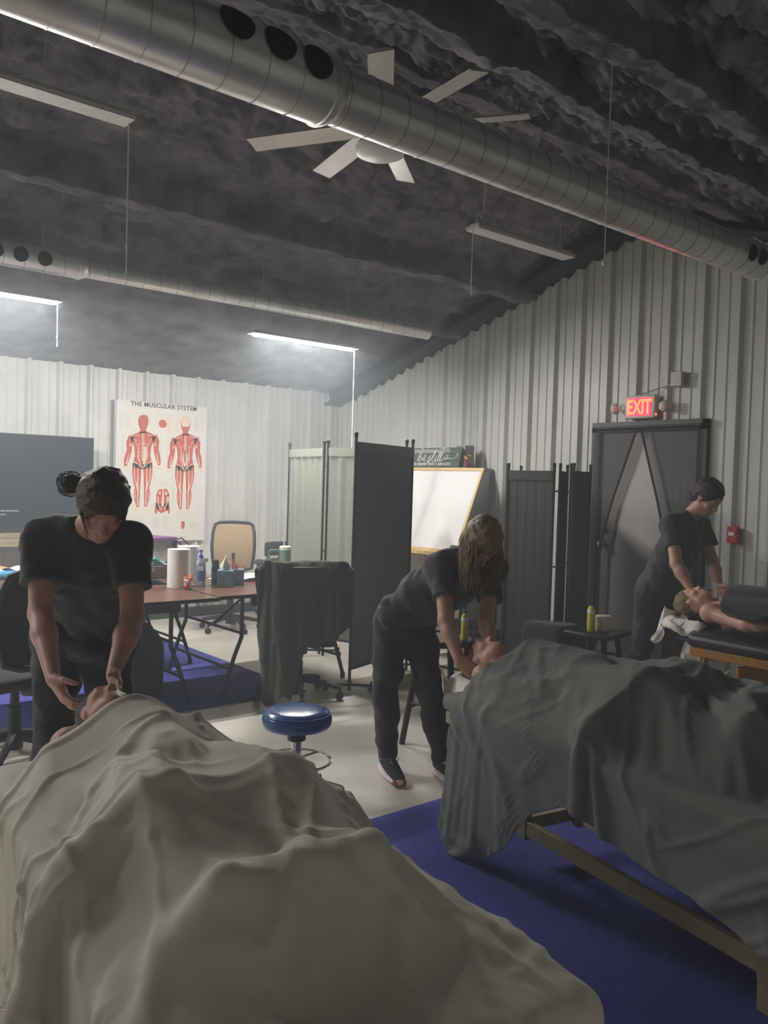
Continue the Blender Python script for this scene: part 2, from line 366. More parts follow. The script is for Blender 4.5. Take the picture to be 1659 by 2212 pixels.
def shoe(parent, heel, toe, tip=False):
    heel, toe = Vector(heel), Vector(toe); d = (toe - heel); d.z = 0; L = d.length; d.normalize(); s = d.cross(Vector((0, 0, 1)))
    w = lambda t: .036 + .012 * math.sin(min(1, t * 1.15) * math.pi * .9) - (.012 * max(0, (t - .85) / .15) ** 2)
    def ring(t, z0, z1, k=1.0, m=10):
        c = heel + d * L * t; return [tuple(c + s * (w(t) * k * math.cos(a)) + Vector((0, 0, (z0 + z1) / 2 + (z1 - z0) / 2 * math.sin(a)))) for a in [2 * math.pi * i / m for i in range(m)]]
    for nm, zf, k, mt, ts in (('shoe_upper', lambda t: (.03, .118 - .075 * min(1, max(0, (t - .25) / .75)) ** .8), .95, M['shoe'], [0, .03, .1, .2, .35, .5, .65, .8, .92, .985, 1.0]),
                      ('shoe_sole', lambda t: (.002 + .010 * max(0, (t - .75) / .25), .046 - .004 * t), 1.08, M['sole'], [-.03, 0, .05, .15, .35, .5, .65, .8, .92, 1.0, 1.02]),):
        b = MB(); V = []; n = 10
        for i, t in enumerate(ts):
            tt = min(1, max(0, t)); f = .55 if i in (0, len(ts) - 1) else 1; z0, z1 = zf(tt); V += ring(t, z0, z1, k * f)
        fs = [(i * n + q, i * n + (q + 1) % n, (i + 1) * n + (q + 1) % n, (i + 1) * n + q) for i in range(len(ts) - 1) for q in range(n)] + [tuple(range(n))[::-1], tuple((len(ts) - 1) * n + q for q in range(n))]
        b.add(V, fs); b.build(nm, mt, parent, smooth=60)
    b = MB(); c = heel + d * L * .965; b.rbox((c.x, c.y, .024), (.030, .076, .026), .010, Matrix((tuple(d), tuple(s), (0, 0, 1))).transposed(), 2); b.build('toe_bumper', M['solered'], parent, smooth=60)
    b = MB()
    for q in (.40, .48, .56):
        c = heel + d * L * q; z = .112 - .07 * (q - .25) / .75; b.tube([c + s * .024 + Vector((0, 0, z - .012)), c + Vector((0, 0, z + .004)), c - s * .024 + Vector((0, 0, z - .012))], .003, 6)
    c = heel + d * L * .40 + Vector((0, 0, .104))
    for q in (-1, 1): b.tube([c, c + s * q * .02 + d * .02 + Vector((0, 0, .018)), c + s * q * .035 + d * .035, c + s * q * .03 + d * .03 - Vector((0, 0, .014))], .0022, 6)
    b.build('shoe_laces', M['black'], parent)

def lerp(a, b, t): return np.array(a) * (1 - t) + np.array(b) * t
def person(label, J, hair, g=1.0, tw=1.0, res=.0075, legs=True, skin='skin', shoes=True, hands=(None, None), cloth=True, hsc=1.0):
    """J: dict of joints in world metres"""
    J = {k: np.array(v, float) for k, v in J.items()}
    root = thing('person', label, 'person', (float(J['pelvis'][0]), float(J['pelvis'][1]), 0))
    bpy.context.view_layer.update()
    pts = np.array([v for k, v in J.items() if k not in ('fwd', 'up')]); lo = pts.min(0) - .2; hi = pts.max(0) + .2; lo[2] = max(lo[2], .001)
    across = nv(J['shR'] - J['shL']); spine = nv(J['chest'] - J['pelvis']); front = np.cross(across, spine)
    if front @ J['fwd'] < 0 and abs(front @ J['fwd']) > .2: front = -front
    def torso(F, e, kk=.05):
        A = np.stack([across, nv(np.cross(spine, across)), spine])
        F.ell(J['chest'], (.158 * tw + e, .108 * g + e, .165 + e), A, kk)
        F.ell(lerp(J['chest'], J['waist'], .6), (.138 * tw + e, .105 * g + e, .13 + e), A, .06)
        F.ell(J['waist'], (.140 * tw + e, .108 * g + e, .12 + e), A, .06)
        F.ell(J['pelvis'], (.162 * tw + e, .120 * g + e, .125 + e), A, .06)
        F.cap(J['shL'], J['shR'], .052 + e, k=.05)
        F.cap(lerp(J['neckb'], J['shL'], .25), J['shL'], .042 + e, .052 + e, k=.05); F.cap(lerp(J['neckb'], J['shR'], .25), J['shR'], .042 + e, .052 + e, k=.05)
    # --- body: one continuous skin
    F = Field(lo, hi, res); torso(F, -.008)
    P, A = head_prims(F, J['head'], J['fwd'], J['up'], hsc)
    F.cap(J['neckb'], P(0, -.02, -.05), .056, .050, k=.04)
    for s in 'LR':
        F.cap(J['sh' + s], J['el' + s], .047 * g, .036 * g, k=.03); F.cap(J['el' + s], lerp(J['el' + s], J['wr' + s], .35), .036 * g, .038 * g, k=.02)
        F.cap(lerp(J['el' + s], J['wr' + s], .3), J['wr' + s], .038 * g, .0245, k=.02)
        if legs:
            F.cap(J['hip' + s], J['kn' + s], .080 * g, .052 * g, k=.04); F.cap(J['kn' + s], lerp(J['kn' + s], J['an' + s], .3), .050 * g, .053 * g, k=.03)
            F.cap(lerp(J['kn' + s], J['an' + s], .3), J['an' + s], .053 * g, .034, k=.02); F.cap(J['an' + s], J['toe' + s], .034, .026, k=.03)
    for i, s in enumerate('LR'):
        if hands[i]: hand_prims(F, J['wr' + s], *hands[i])
    body = F.build('body', M[skin], root)
    objs = [body]
    if cloth:
        Fs = Field(lo, hi, res * 1.15); torso(Fs, .012)
        for s in 'LR':
            cu = lerp(J['sh' + s], J['el' + s], .62)
            Fs.cap(J['sh' + s], lerp(J['sh' + s], J['el' + s], .75), .066 * g, .064 * g, k=.04)
        Fs.wrinkle(.0042, 34, 3)
        for s in 'LR':
            a = lerp(J['sh' + s], J['el' + s], .60); b = lerp(J['sh' + s], J['el' + s], 1.2); Fs.cap(a, b, .085 * g, k=0, op='sub', flat=True)
        nb = J['neckb'] + (P(0, 0, -.02) - J['neckb']) * .18; Fs.cap(nb, P(0, 0, 0), .072, .095, k=0, op='sub', flat=True)
        hem = J['pelvis'] - spine * .075; Fs.cap(hem, hem - spine * .3, .3, k=0, op='sub', flat=True)
        objs.append(Fs.build('t_shirt', M['shirt'], root))
        if legs:
            Fp = Field(np.array(lo), np.array([hi[0], hi[1], J['waist'][2] + .15]), res * 1.2); A2 = np.stack([across, nv(np.cross(spine, across)), spine])
            Fp.ell(J['pelvis'], (.172 * tw, .130 * g, .135), A2, .05)
            for s in 'LR':
                Fp.cap(J['hip' + s], J['kn' + s], .098 * g, .068 * g, k=.05); Fp.cap(J['kn' + s], lerp(J['kn' + s], J['an' + s], .4), .066 * g, .068 * g, k=.03)
                Fp.cap(lerp(J['kn' + s], J['an' + s], .4), lerp(J['kn' + s], J['an' + s], .93), .068 * g, .052, k=.02)
            Fp.wrinkle(.0045, 30, 5)
            hem = J['waist'] + spine * .02; Fp.cap(hem, hem + spine * .3, .3, k=0, op='sub', flat=True)
            objs.append(Fp.build('trousers', M['pants'], root))
    hair(root, P, A, lo, hi, objs)
    for o in objs:
        o.matrix_parent_inverse = root.matrix_world.inverted()
    if legs and shoes:
        k = len(root.children)
        for s in 'LR':
            hl = J['an' + s] * 1.0; t = J['toe' + s]; dd = nv((t - hl) * np.array([1, 1, 0])); hl = hl - dd * .055
            sh = thing('x', '', ''); 
            for kk in ('label', 'category'): del sh[kk]
            sh.name = 'shoe'; tt = hl + dd * .275; shoe(sh, (hl[0], hl[1], 0), (tt[0], tt[1], 0)); sh.parent = root; sh.matrix_parent_inverse = root.matrix_world.inverted()
    return root
def strands(name, m, root, curves, r=.004, objs=None):
    b = MB()
    for c in curves:
        n = len(c); b.tube(c, [r * (1 - .75 * i / (n - 1)) for i in range(n)], 5)
    o = b.build(name, m, root, smooth=80); 
    if objs is not None: objs.append(o)
    return o

# ------------------------------------------------------------------ cloth: position based dynamics over capsules and boxes
def drape(P0, du, dv, prims, steps=150, iters=14, thick=.006, stretch=1.0, floor=.012, seed=1, jitter=.004, fric=.55, pin=None, spans=((2, .97, .2), (4, .88, .12)), shear=.15, gz=9.8):
    """P0 (nu,nv,3) start; du,dv rest lengths"""
    P = P0.copy(); rs = np.random.RandomState(seed); nu, nv_ = P.shape[:2]
    uu, vv = np.meshgrid(np.arange(nu), np.arange(nv_), indexing='ij')
    P[..., 2] += jitter * 6 * fbm(uu * .09 + seed, vv * .09, 3); P += rs.randn(*P.shape) * jitter * .15
    V = np.zeros_like(P); dt = 1 / 60; g = np.array([0, 0, -gz])
    cons = []
    def mk(di, dj, L, w):
        a_i = slice(0, nu - di); b_i = slice(di, nu)
        if dj >= 0: A = (a_i, slice(0, nv_ - dj)); B = (b_i, slice(dj, nv_))
        else: A = (a_i, slice(-dj, nv_)); B = (b_i, slice(0, nv_ + dj))
        n_i = nu - di; n_j = nv_ - abs(dj); step_i = 2 * di if di else 1
        for par in (0, 1):
            if di:
                rows = [r for r in range(n_i) if (r // di) % 2 == par]
                if di == 1: sa = slice(par, n_i, 2); sb = slice(par + 1, n_i + 1, 2)
                else: continue
            if di == 1: cons.append(((sa, A[1]), (sb, B[1]), L, w))
            elif di == 0 and dj == 1: cons.append(((slice(None), slice(par, n_j, 2)), (slice(None), slice(par + 1, n_j + 1, 2)), L, w))
    mk(1, 0, du, 1.0); mk(0, 1, dv, 1.0); dg = math.hypot(du, dv); mk(1, 1, dg, shear); mk(1, -1, dg, shear)
    for sp_, bff, bw in spans:                  # bending: points sp_ apart may not come closer than bff of their rest span
        for ax, L in ((0, sp_ * du), (1, sp_ * dv)):
            N = nu if ax == 0 else nv_
            for par in (0, 1):
                ia = np.array([i for i in range(N - sp_) if (i // sp_) % 2 == par])
                if len(ia) == 0: continue
                A = (ia, slice(None)) if ax == 0 else (slice(None), ia); B = (ia + sp_, slice(None)) if ax == 0 else (slice(None), ia + sp_)
                cons.append((A, B, L * bff, -bw))
    def collide(Q):
        contact = np.zeros(P.shape[:2], bool)
        for pr in prims:
            if pr[0] == 'c':
                _, a, b, r1, r2 = pr; a = np.array(a); b = np.array(b); R_ = max(r1, r2) + thick
                lo_, hi_ = np.minimum(a, b) - R_, np.maximum(a, b) + R_
                near = ((Q > lo_) & (Q < hi_)).all(-1)
                if not near.any(): continue
                q = Q[near]; ab = b - a; t = np.clip(((q - a) @ ab) / (ab @ ab + 1e-12), 0, 1)
                d = q - (a + t[..., None] * ab); l = np.sqrt((d * d).sum(-1)) + 1e-9; r = (r1 + (r2 - r1) * t) + thick; m = l < r
                d[:, 2] = np.abs(d[:, 2]) + .001; l = np.sqrt((d * d).sum(-1)) + 1e-9
                q[m] = (a + t[..., None] * ab)[m] + d[m] / l[m][:, None] * r[m][:, None]; Q[near] = q
                cn = np.zeros(near.sum(), bool); cn[m] = True; contact[near] |= cn
            else:
                _, c, R, hs, rr = pr; c = np.array(c); R = np.array(R); q = (Q - c) @ R; h = np.array(hs) - rr; cl = np.clip(q, -h, h); d = q - cl; l = np.sqrt((d * d).sum(-1))
                inside = l < 1e-7; m = (~inside) & (l < rr + thick)
                if not (m.any() or inside.any()): continue
                q2 = q.copy(); q2[m] = cl[m] + d[m] / l[m][:, None] * (rr + thick)
                if inside.any():
                    qi = q[inside]; pd = h - np.abs(qi); pd[:, 2] *= .5; k = pd.argmin(1); s = np.sign(qi[np.arange(len(k)), k]); s[s == 0] = 1
                    qi[np.arange(len(k)), k] = s * (h[k] + rr + thick); q2[inside] = qi
                mm = m | inside; Q[mm] = c + q2[mm] @ R.T; contact |= mm
        return contact
    for st in range(steps):
        V = (V + g * dt) * .985
        Q = P + V * dt
        if pin is not None: Q[pin] = P[pin]
        contact = np.zeros(P.shape[:2], bool)
        for it in range(iters):
            for A, B, L, w in cons:
                if w < 0 and it % 3: continue
                a, b = Q[A], Q[B]; d = b - a; l = np.sqrt((d * d).sum(-1, keepdims=True)) + 1e-9
                if w < 0: c = np.minimum(l - L, 0) * -w * .5
                else: c = (l - L) * .5 * w
                d *= c / l; Q[A] = a + d; Q[B] = b - d
            if pin is not None: Q[pin] = P[pin]
            if it % 3 == 2: contact |= collide(Q)
        contact |= collide(Q)
        m = Q[..., 2] < floor; Q[..., 2][m] = floor; contact |= m
        Vn = (Q - P) / dt; Vn[contact] *= (1 - fric); sp = np.sqrt((Vn * Vn).sum(-1, keepdims=True)); Vn *= np.minimum(1, 2.6 / (sp + 1e-9))
        if pin is not None: Vn[pin] = 0
        P = np.where(contact[..., None], P + (Q - P) * 1.0, Q); V = Vn
    return P
def upsample(P, k):
    for ax in (0, 1):
        n = P.shape[ax]; t = np.linspace(0, n - 1, (n - 1) * k + 1); i = np.clip(np.floor(t).astype(int), 0, n - 2); f = (t - i); sh = [1, 1, 1]; sh[ax] = -1; f = f.reshape(sh)
        g = lambda o: np.take(P, np.clip(i + o, 0, n - 1), axis=ax); a, b, c, d = g(-1), g(0), g(1), g(2)
        P = .5 * ((2 * b) + (-a + c) * f + (2 * a - 5 * b + 4 * c - d) * f * f + (-a + 3 * b - 3 * c + d) * f ** 3)
    return P
def drape2(P0, du, dv, prims, k=3, grow=1.06, nz=.05, gf=2.8, fs=((2, .975, .4), (4, .90, .2)), s1=70, i1=36, s2=44, i2=26, seed=1, jitter=.01, thick=.009, fric=(.35, .5), **kw):
    """coarse drape for the big shape, then a finer one with a little extra cloth for the wrinkles"""
    P = drape(P0, du, dv, prims, steps=s1, iters=i1, thick=thick, seed=seed, jitter=jitter, fric=fric[0], spans=((2, .96, .25),))
    P = upsample(P, k); nu, nv_ = P.shape[:2]; uu, vv = np.meshgrid(np.arange(nu) * du / k, np.arange(nv_) * dv / k, indexing='ij')
    N = np.cross(np.gradient(P, axis=0), np.gradient(P, axis=1)); N /= np.sqrt((N * N).sum(-1, keepdims=True)) + 1e-9; N *= np.sign(N[..., 2].mean())
    P = P + N * (np.abs(fbm(uu * 5.5 + seed, vv * 4.5, 3, 2))[..., None] * nz)
    return drape(P, du / k * grow, dv / k * grow, prims, steps=s2, iters=i2, thick=thick, seed=seed + 1, jitter=.0005, fric=fric[1], spans=fs, gz=gf)
def grid_faces(nu, nv_):
    i = np.arange((nu - 1) * nv_).reshape(nu - 1, nv_)[:, :-1].ravel(); return np.stack([i, i + nv_, i + nv_ + 1, i + 1], 1)
def trim(P, lo, hi):  # re-lay every row of the cloth between two fractions of its width: a clean hem
    n1, n2 = P.shape[:2]; Q = np.empty_like(P); t = np.linspace(0, 1, n2); x = np.arange(n2) / (n2 - 1)
    for i in range(n1):
        a, b = lo(i / (n1 - 1)), hi(i / (n1 - 1))
        for c in range(3): Q[i, :, c] = np.interp(a + (b - a) * t, x, P[i, :, c])
    return Q
def crease(P, du, dv, amp, seed, sc=(5.0, 2.2)):
    nu, nv_ = P.shape[:2]; a, b = np.meshgrid(np.arange(nu) * du, np.arange(nv_) * dv, indexing='ij'); h = np.zeros((nu, nv_)); rs = np.random.RandomState(seed)
    for i in range(5):
        t = rs.uniform(0, 3.14); x = a * math.cos(t) + b * math.sin(t); y = -a * math.sin(t) + b * math.cos(t)
        f = fbm(x * sc[0] * (1 + .3 * i) + 9 * i, y * sc[1] * .6 + 3 * i, 2, i); g = np.clip(fbm(x * 1.7 + 31 * i, y * 1.7 + 7, 2, 7 - i) * 4 + .35, 0, 1)
        h += np.clip(1 - np.abs(f) * 11, 0, 1) ** 1.5 * g
    N = np.cross(np.gradient(P, axis=0), np.gradient(P, axis=1)); N /= np.sqrt((N * N).sum(-1, keepdims=True)) + 1e-9
    if N[..., 2].mean() < 0: N = -N
    return P + N * (h * amp)[..., None]
def cloth_obj(name, P, m, parent=None, sub=1, thick=.003, smooth_it=1):
    nu, nv_ = P.shape[:2]
    for _ in range(smooth_it):
        Q = P.copy(); Q[1:-1] = P[1:-1] * .5 + (P[:-2] + P[2:]) * .25; Q2 = Q.copy(); Q2[:, 1:-1] = Q[:, 1:-1] * .5 + (Q[:, :-2] + Q[:, 2:]) * .25; P = Q2
    o = npmesh(name, P.reshape(-1, 3), grid_faces(nu, nv_), m, parent)
    so = o.modifiers.new('so', 'SOLIDIFY'); so.thickness = thick; so.offset = 0
    if sub: su = o.modifiers.new('su', 'SUBSURF'); su.levels = sub; su.render_levels = sub
    return o

# ------------------------------------------------------------------ the room
b = MB(); b.box(LEFT_X, FAR_Y - .1, -.1, .05, .05, 0); struct(b.build('floor', M['floor']))
PITCH = .3048
def rib_profile(s0, s1, phase):
    pts = [(s0, 0.0)]
    k = math.floor((s0 - phase) / PITCH) - 1
    while phase + k * PITCH < s1 + .1:
        c = phase + k * PITCH
        for ds, h in ((-.036, 0), (-.014, .042), (.014, .042), (.036, 0)): pts.append((c + ds, h))
        for q in (1 / 3, 2 / 3):
            for ds, h in ((-.013, 0), (-.006, .010), (.006, .010), (.013, 0)): pts.append((c + q * PITCH + ds, h))
        k += 1
    pts = [p for p in pts if s0 < p[0] < s1]
    return [(s0, 0)] + pts + [(s1, 0)]
def wall(name, a0, a1, phase, f, top, holes=(), screws=()):
    """f(s,h,z)->point ; sheets of three ribs each"""
    root = struct(thing(name, '', '')); del root['label']; del root['category']
    edges = [phase + .05 + i * PITCH * 3 for i in range(-40, 40)]; edges = [a0] + [e for e in edges if a0 + .1 < e < a1 - .1] + [a1]
    for s0, s1 in zip(edges[:-1], edges[1:]):
        pr = rib_profile(s0, s1, phase); xs = set(p[0] for p in pr)
        if name == 'wall_right' and s0 < RIDGE_Y < s1:
            pr = sorted(pr + [(RIDGE_Y, 0)])
        segs = [pr]
        for (h0, h1, hz0, hz1) in holes:
            if h0 < s1 and h1 > s0:
                segs = [[p for p in pr if p[0] <= h0] + ([(h0, 0)] if h0 > s0 else []), ([(h1, 0)] if h1 < s1 else []) + [p for p in pr if p[0] >= h1]]
                mid = [(max(h0, s0), 0)] + [p for p in pr if max(h0, s0) < p[0] < min(h1, s1)] + [(min(h1, s1), 0)]
                b = MB()
                for p, q in zip(mid[:-1], mid[1:]): b.add([f(p[0], p[1], hz1), f(q[0], q[1], hz1), f(q[0], q[1], top(q[0])), f(p[0], p[1], top(p[0]))], [(0, 1, 2, 3)])
                b.build('metal_panel', M['wall'], root)
        for sg in segs:
            if len(sg) < 2: continue
            b = MB()
            for p, q in zip(sg[:-1], sg[1:]): b.add([f(p[0], p[1], 0), f(q[0], q[1], 0), f(q[0], q[1], top(q[0])), f(p[0], p[1], top(p[0]))], [(0, 1, 2, 3)])
            b.build('metal_panel', M['wall'], root)
    b = MB(); n = int((a1 - a0) / PITCH)
    for z in screws:
        for k in range(-60, 60):
            s = phase + .055 + k * PITCH
            if a0 < s < a1 and not any(h0 < s < h1 and hz0 < z < hz1 for (h0, h1, hz0, hz1) in holes): b.ball(f(s, .003, z), .0055, 6)
    stuff(b.build('screw_heads', M['grey'], root)); return root
DY0, DY1 = -5.045, -3.985
# right (gable) wall at x=0, left (eave) wall at y=0
wall('wall_right', FAR_Y, 0, -2.297 + .055, lambda s, h, z: (-h, s, z), roof_z, [(DY0, DY1, 0, 2.15)], (2.505, 1.04))
wall('wall_left', LEFT_X, 0, -4.3687 * .3048 - .055, lambda s, h, z: (s, -h, z), lambda s: EAVE, [], (2.505, 1.04))
b = MB(); b.box(LEFT_X, FAR_Y - .05, 0, .05, FAR_Y, EAVE); struct(b.build('wall_near', M['wall']))
b = MB(); b.prism([(FAR_Y, 0), (0, 0), (0, EAVE), (RIDGE_Y, RIDGE_Z), (FAR_Y, roof_z(FAR_Y))], .05, (LEFT_X - .05, 0, 0), (0, 1, 0), (0, 0, 1), (1, 0, 0)); struct(b.build('wall_far_left', M['wall']))
for nm, bx in (('baseboard_right', (-.045, FAR_Y, 0, -.034, DY0 - .06, .11)), ('baseboard_right_back', (-.045, DY1 + .06, 0, -.034, 0, .11)), ('baseboard_left', (LEFT_X, -.045, 0, -.05, -.034, .11))):
    b = MB(); b.box(*bx); o = struct(b.build('baseboard_right' if 'right' in nm else 'baseboard_left', M['trim']))
# ceiling: sprayed foam over purlins, one displaced skin per slope
def ceiling(name, y0, y1, purl, seed):
    nx, ny = 620, 260
    X = np.linspace(LEFT_X, .02, nx)[:, None] * np.ones((1, ny)); Y = np.linspace(y0, y1, ny)[None, :] * np.ones((nx, 1))
    Z = RIDGE_Z - SLOPE * np.abs(Y - RIDGE_Y)
    calm = np.clip((Y + 2.1) / .5, 0, 1) if y1 > -1 else np.zeros_like(Y)    # the strip beside the eave is smooth
    lump = np.abs(fbm(X * 1.3 + seed, Y * 2.2, 5, 1)) * .16 + fbm(X * 5 + seed, Y * 7, 4, 3) * .06 + np.abs(fbm(X * 13, Y * 16 + seed, 3, 5)) * (.055 if seed < 3 else .10)
    lump = lump * (1 - .9 * calm)
    D = .03 + lump * (.95 if seed > 3 else .8)
    for p, hgt, wd in purl:
        yy = Y + .02 * fbm(X * 2, X * 0 + p, 3, 2); e = np.clip(1 - np.abs(yy - p) / wd, 0, 1); e = np.minimum(1, e * 6)
        D = np.maximum(D, 0) * (1 - e * .6) + e * (hgt + .02 * fbm(X * 9, Y * 4 + p, 3, 4))
    # valleys in the lee of the beams
    Z = Z - D; V = np.stack([X, Y, Z], -1).reshape(-1, 3)
    o = npmesh(name, V, grid_faces(nx, ny)[:, ::-1], M['foam']); return struct(o)
ceiling('ceiling', RIDGE_Y, .05, [(-2.2, .20, .06), (-3.15, .24, .06), (-4.42, .16, .12), (-1.05, .02, .1)], 1)
ceiling('ceiling', FAR_Y, RIDGE_Y + .02, [(-5.35, .10, .12), (-6.10, .15, .11), (-6.75, .17, .11), (-7.9, .16, .12)], 7)
b = MB(); b.prism([(FAR_Y - .3, roof_z(FAR_Y) - .1), (FAR_Y - .3, roof_z(FAR_Y) + .2), (RIDGE_Y, RIDGE_Z + .3), (.3, EAVE + .3), (.3, EAVE)][0:0] or [(FAR_Y - .3, roof_z(FAR_Y) + .02), (RIDGE_Y, RIDGE_Z + .1), (.2, EAVE + .06), (.2, EAVE + .12), (RIDGE_Y, RIDGE_Z + .2), (FAR_Y - .3, roof_z(FAR_Y) + .2)], 10.6, (LEFT_X - .2, 0, 0), (0, 1, 0), (0, 0, 1), (1, 0, 0)); struct(b.build('roof', M['beam']))
# gable rafter with its two flanges
for nm, (ya, yb) in (('beam', (0.0, RIDGE_Y)), ('beam', (RIDGE_Y, FAR_Y))):
    za, zb = roof_z(ya), roof_z(yb); b = MB(); L = Vector((0, yb - ya, zb - za)); U = L.normalized(); V = Vector((0, -U.z, U.y)) if U.y > 0 else Vector((0, U.z, -U.y))
    for (h0, h1, x0, x1) in ((-.20, -.185, -.30, -.05), (-.02, 0, -.26, -.05), (-.19, -.01, -.20, -.18)):
        b.add([tuple(Vector((x, ya, za)) + L * t + V * h) for t in (0, 1) for h in (h0, h1) for x in (x0, x1)], [(0, 1, 3, 2), (4, 6, 7, 5), (0, 4, 5, 1), (2, 3, 7, 6), (0, 2, 6, 4), (1, 5, 7, 3)])
    struct(b.build('gable_beam', M['beam']))
b = MB()
y = -.3; n = 0
while y > FAR_Y:
    z = roof_z(y) - .20; dz = SLOPE * (.15 if y > RIDGE_Y else -.15)
    b.add([(-.05, y, z), (-.05, y - .15, z + dz), (-.05, y - .075, z + dz * .5 - .045), (-.02, y, z), (-.02, y - .15, z + dz), (-.02, y - .075, z + dz * .5 - .045)], [(0, 1, 2), (3, 5, 4), (0, 2, 5, 3), (2, 1, 4, 5)]); y -= .17
o = struct(b.build('trim_1', M['beam']))

# door, frame, curtain
d = struct(thing('door_1', '', '')); del d['label']; del d['category']
b = MB(); b.box(-.02, DY0 + .05, .02, .02, DY1 - .05, 2.08); b.build('door_panel', M['door'], d)
b = MB(); b.box(-.055, DY1 - .05, 0, .02, DY1 + .03, 2.16); b.box(-.055, DY0 - .03, 0, .02, DY0 + .05, 2.16); b.box(-.055, DY0 - .03, 2.08, .02, DY1 + .03, 2.165); b.box(-.055, DY0, 0, .02, DY1, .035); b.build('door_frame', M['trim'], d)
b = MB(); b.lathe([(.03, 0), (.03, .012), (.012, .014), (.012, .05), (.028, .055), (.03, .075), (.0, .08)], (-.02, DY1 - .13, 1.08), 16, align((-1, 0, 0))); b.lathe([(.028, 0), (.028, .012), (0, .014)], (-.02, DY1 - .13, 1.20), 16, align((-1, 0, 0))); b.build('door_handle', M['chrome'], d, smooth=True)
t = thing('insect_screen_curtain', 'black mesh curtain tied apart in an upside-down V across the grey door', 'curtain', (-.075, -4.515, 0))
b = MB(); b.tube([(0, -.52, 2.115), (0, .52, 2.115)], .014, 10); b.box(-.012, -.535, 2.125, .02, .535, 2.165); b.build('curtain_rod', M['black'], t, smooth=True)
yc = -4.46 + 4.515
for sgn in (1, -1):
    P = np.zeros((26, 60, 3))
    for i in range(26):
        for j in range(60):
            tt = j / 59; u = i / 25; z = 2.10 - tt * 2.0
            spread = min(1, tt / .33)                                  # inner edge runs out from the apex
            inner = yc + sgn * (.02 + (.235 if sgn > 0 else .20) * spread * (1 if tt < .33 else 1 + .0 * tt)); outer = sgn * .51
            if tt > .33: inner = inner + sgn * min(.10, (tt - .33) * .5)
            yv = inner + (outer - inner) * u
            P[i, j] = (-.006 - .006 * math.sin(u * 22 * (1 + .8 * spread)) * (.15 + spread), yv, z)
    o = cloth_obj('curtain_panel', P, M['net'], t, 0, .001, 0); 
    edge = [P[0, j] for j in range(0, 60, 3)]; b = MB()
    b.tube(edge, .011, 6); b.build('curtain_hem', M['netband'], t, smooth=True)

# exit sign
t = thing('exit_sign', 'lit red EXIT sign with emergency lamp heads above the grey door', 'sign', (-.05, -4.47, 2.17))
b = MB(); b.rbox((-.02, 0, .115), (.06, .30, .20), .012); b.build('housing', M['plast'], t, smooth=True)
b = MB(); b.rbox((-.052, 0, .115), (.006, .225, .150), .004); b.build('sign_face', M['exitback'], t)
text_obj('letters', 'EXIT', .175, (-.0565, 0, .055), (0, -1, 0), (0, 0, 1), M['exitred'], t, .002, .004, 1.0, .66)
for s in (1, -1):
    b = MB(); b.lathe([(.045, .0), (.050, .02), (.042, .045), (.02, .06), (0, .062)][::-1], (-.03, s * .235, .115), 18, align((-.75, s * .55, -.25))); b.build('lamp_head', M['plast'], t, smooth=True)
    b = MB(); b.tube([(-.02, s * .19 + .022 * math.cos(a), .115 + .03 * math.sin(a)) for a in np.linspace(0, 6.28, 17)[:-1]], .006, 6, closed=True); b.build('lamp_bracket', M['plast'], t, smooth=True)
b = MB(); b.ball((-.035, -.155, .045), .005, 8); b.build('status_light', M['redled'], t)
t = thing('junction_box', 'small grey electrical box with conduit above the exit sign', 'junction box', (-.03, -4.80, 2.44))
b = MB(); b.rbox((-.03, 0, .06), (.06, .10, .12), .004); b.build('box', M['grey'], t); b = MB(); b.tube([(-.04, .05, .02), (-.045, .22, -.02), (-.05, .43, -.07)], .006, 6); b.build('conduit', M['grey'], t)
t = thing('fire_alarm_pull', 'small red alarm pull station on wall behind the standing therapist', 'alarm', (-.03, -5.33, 1.17))
b = MB(); b.rbox((-.02, 0, .07), (.045, .085, .13), .006); b.build('housing', M['alarm'], t); b = MB(); b.rbox((-.046, 0, .075), (.012, .05, .03), .004); b.build('pull_handle', M['white'], t)

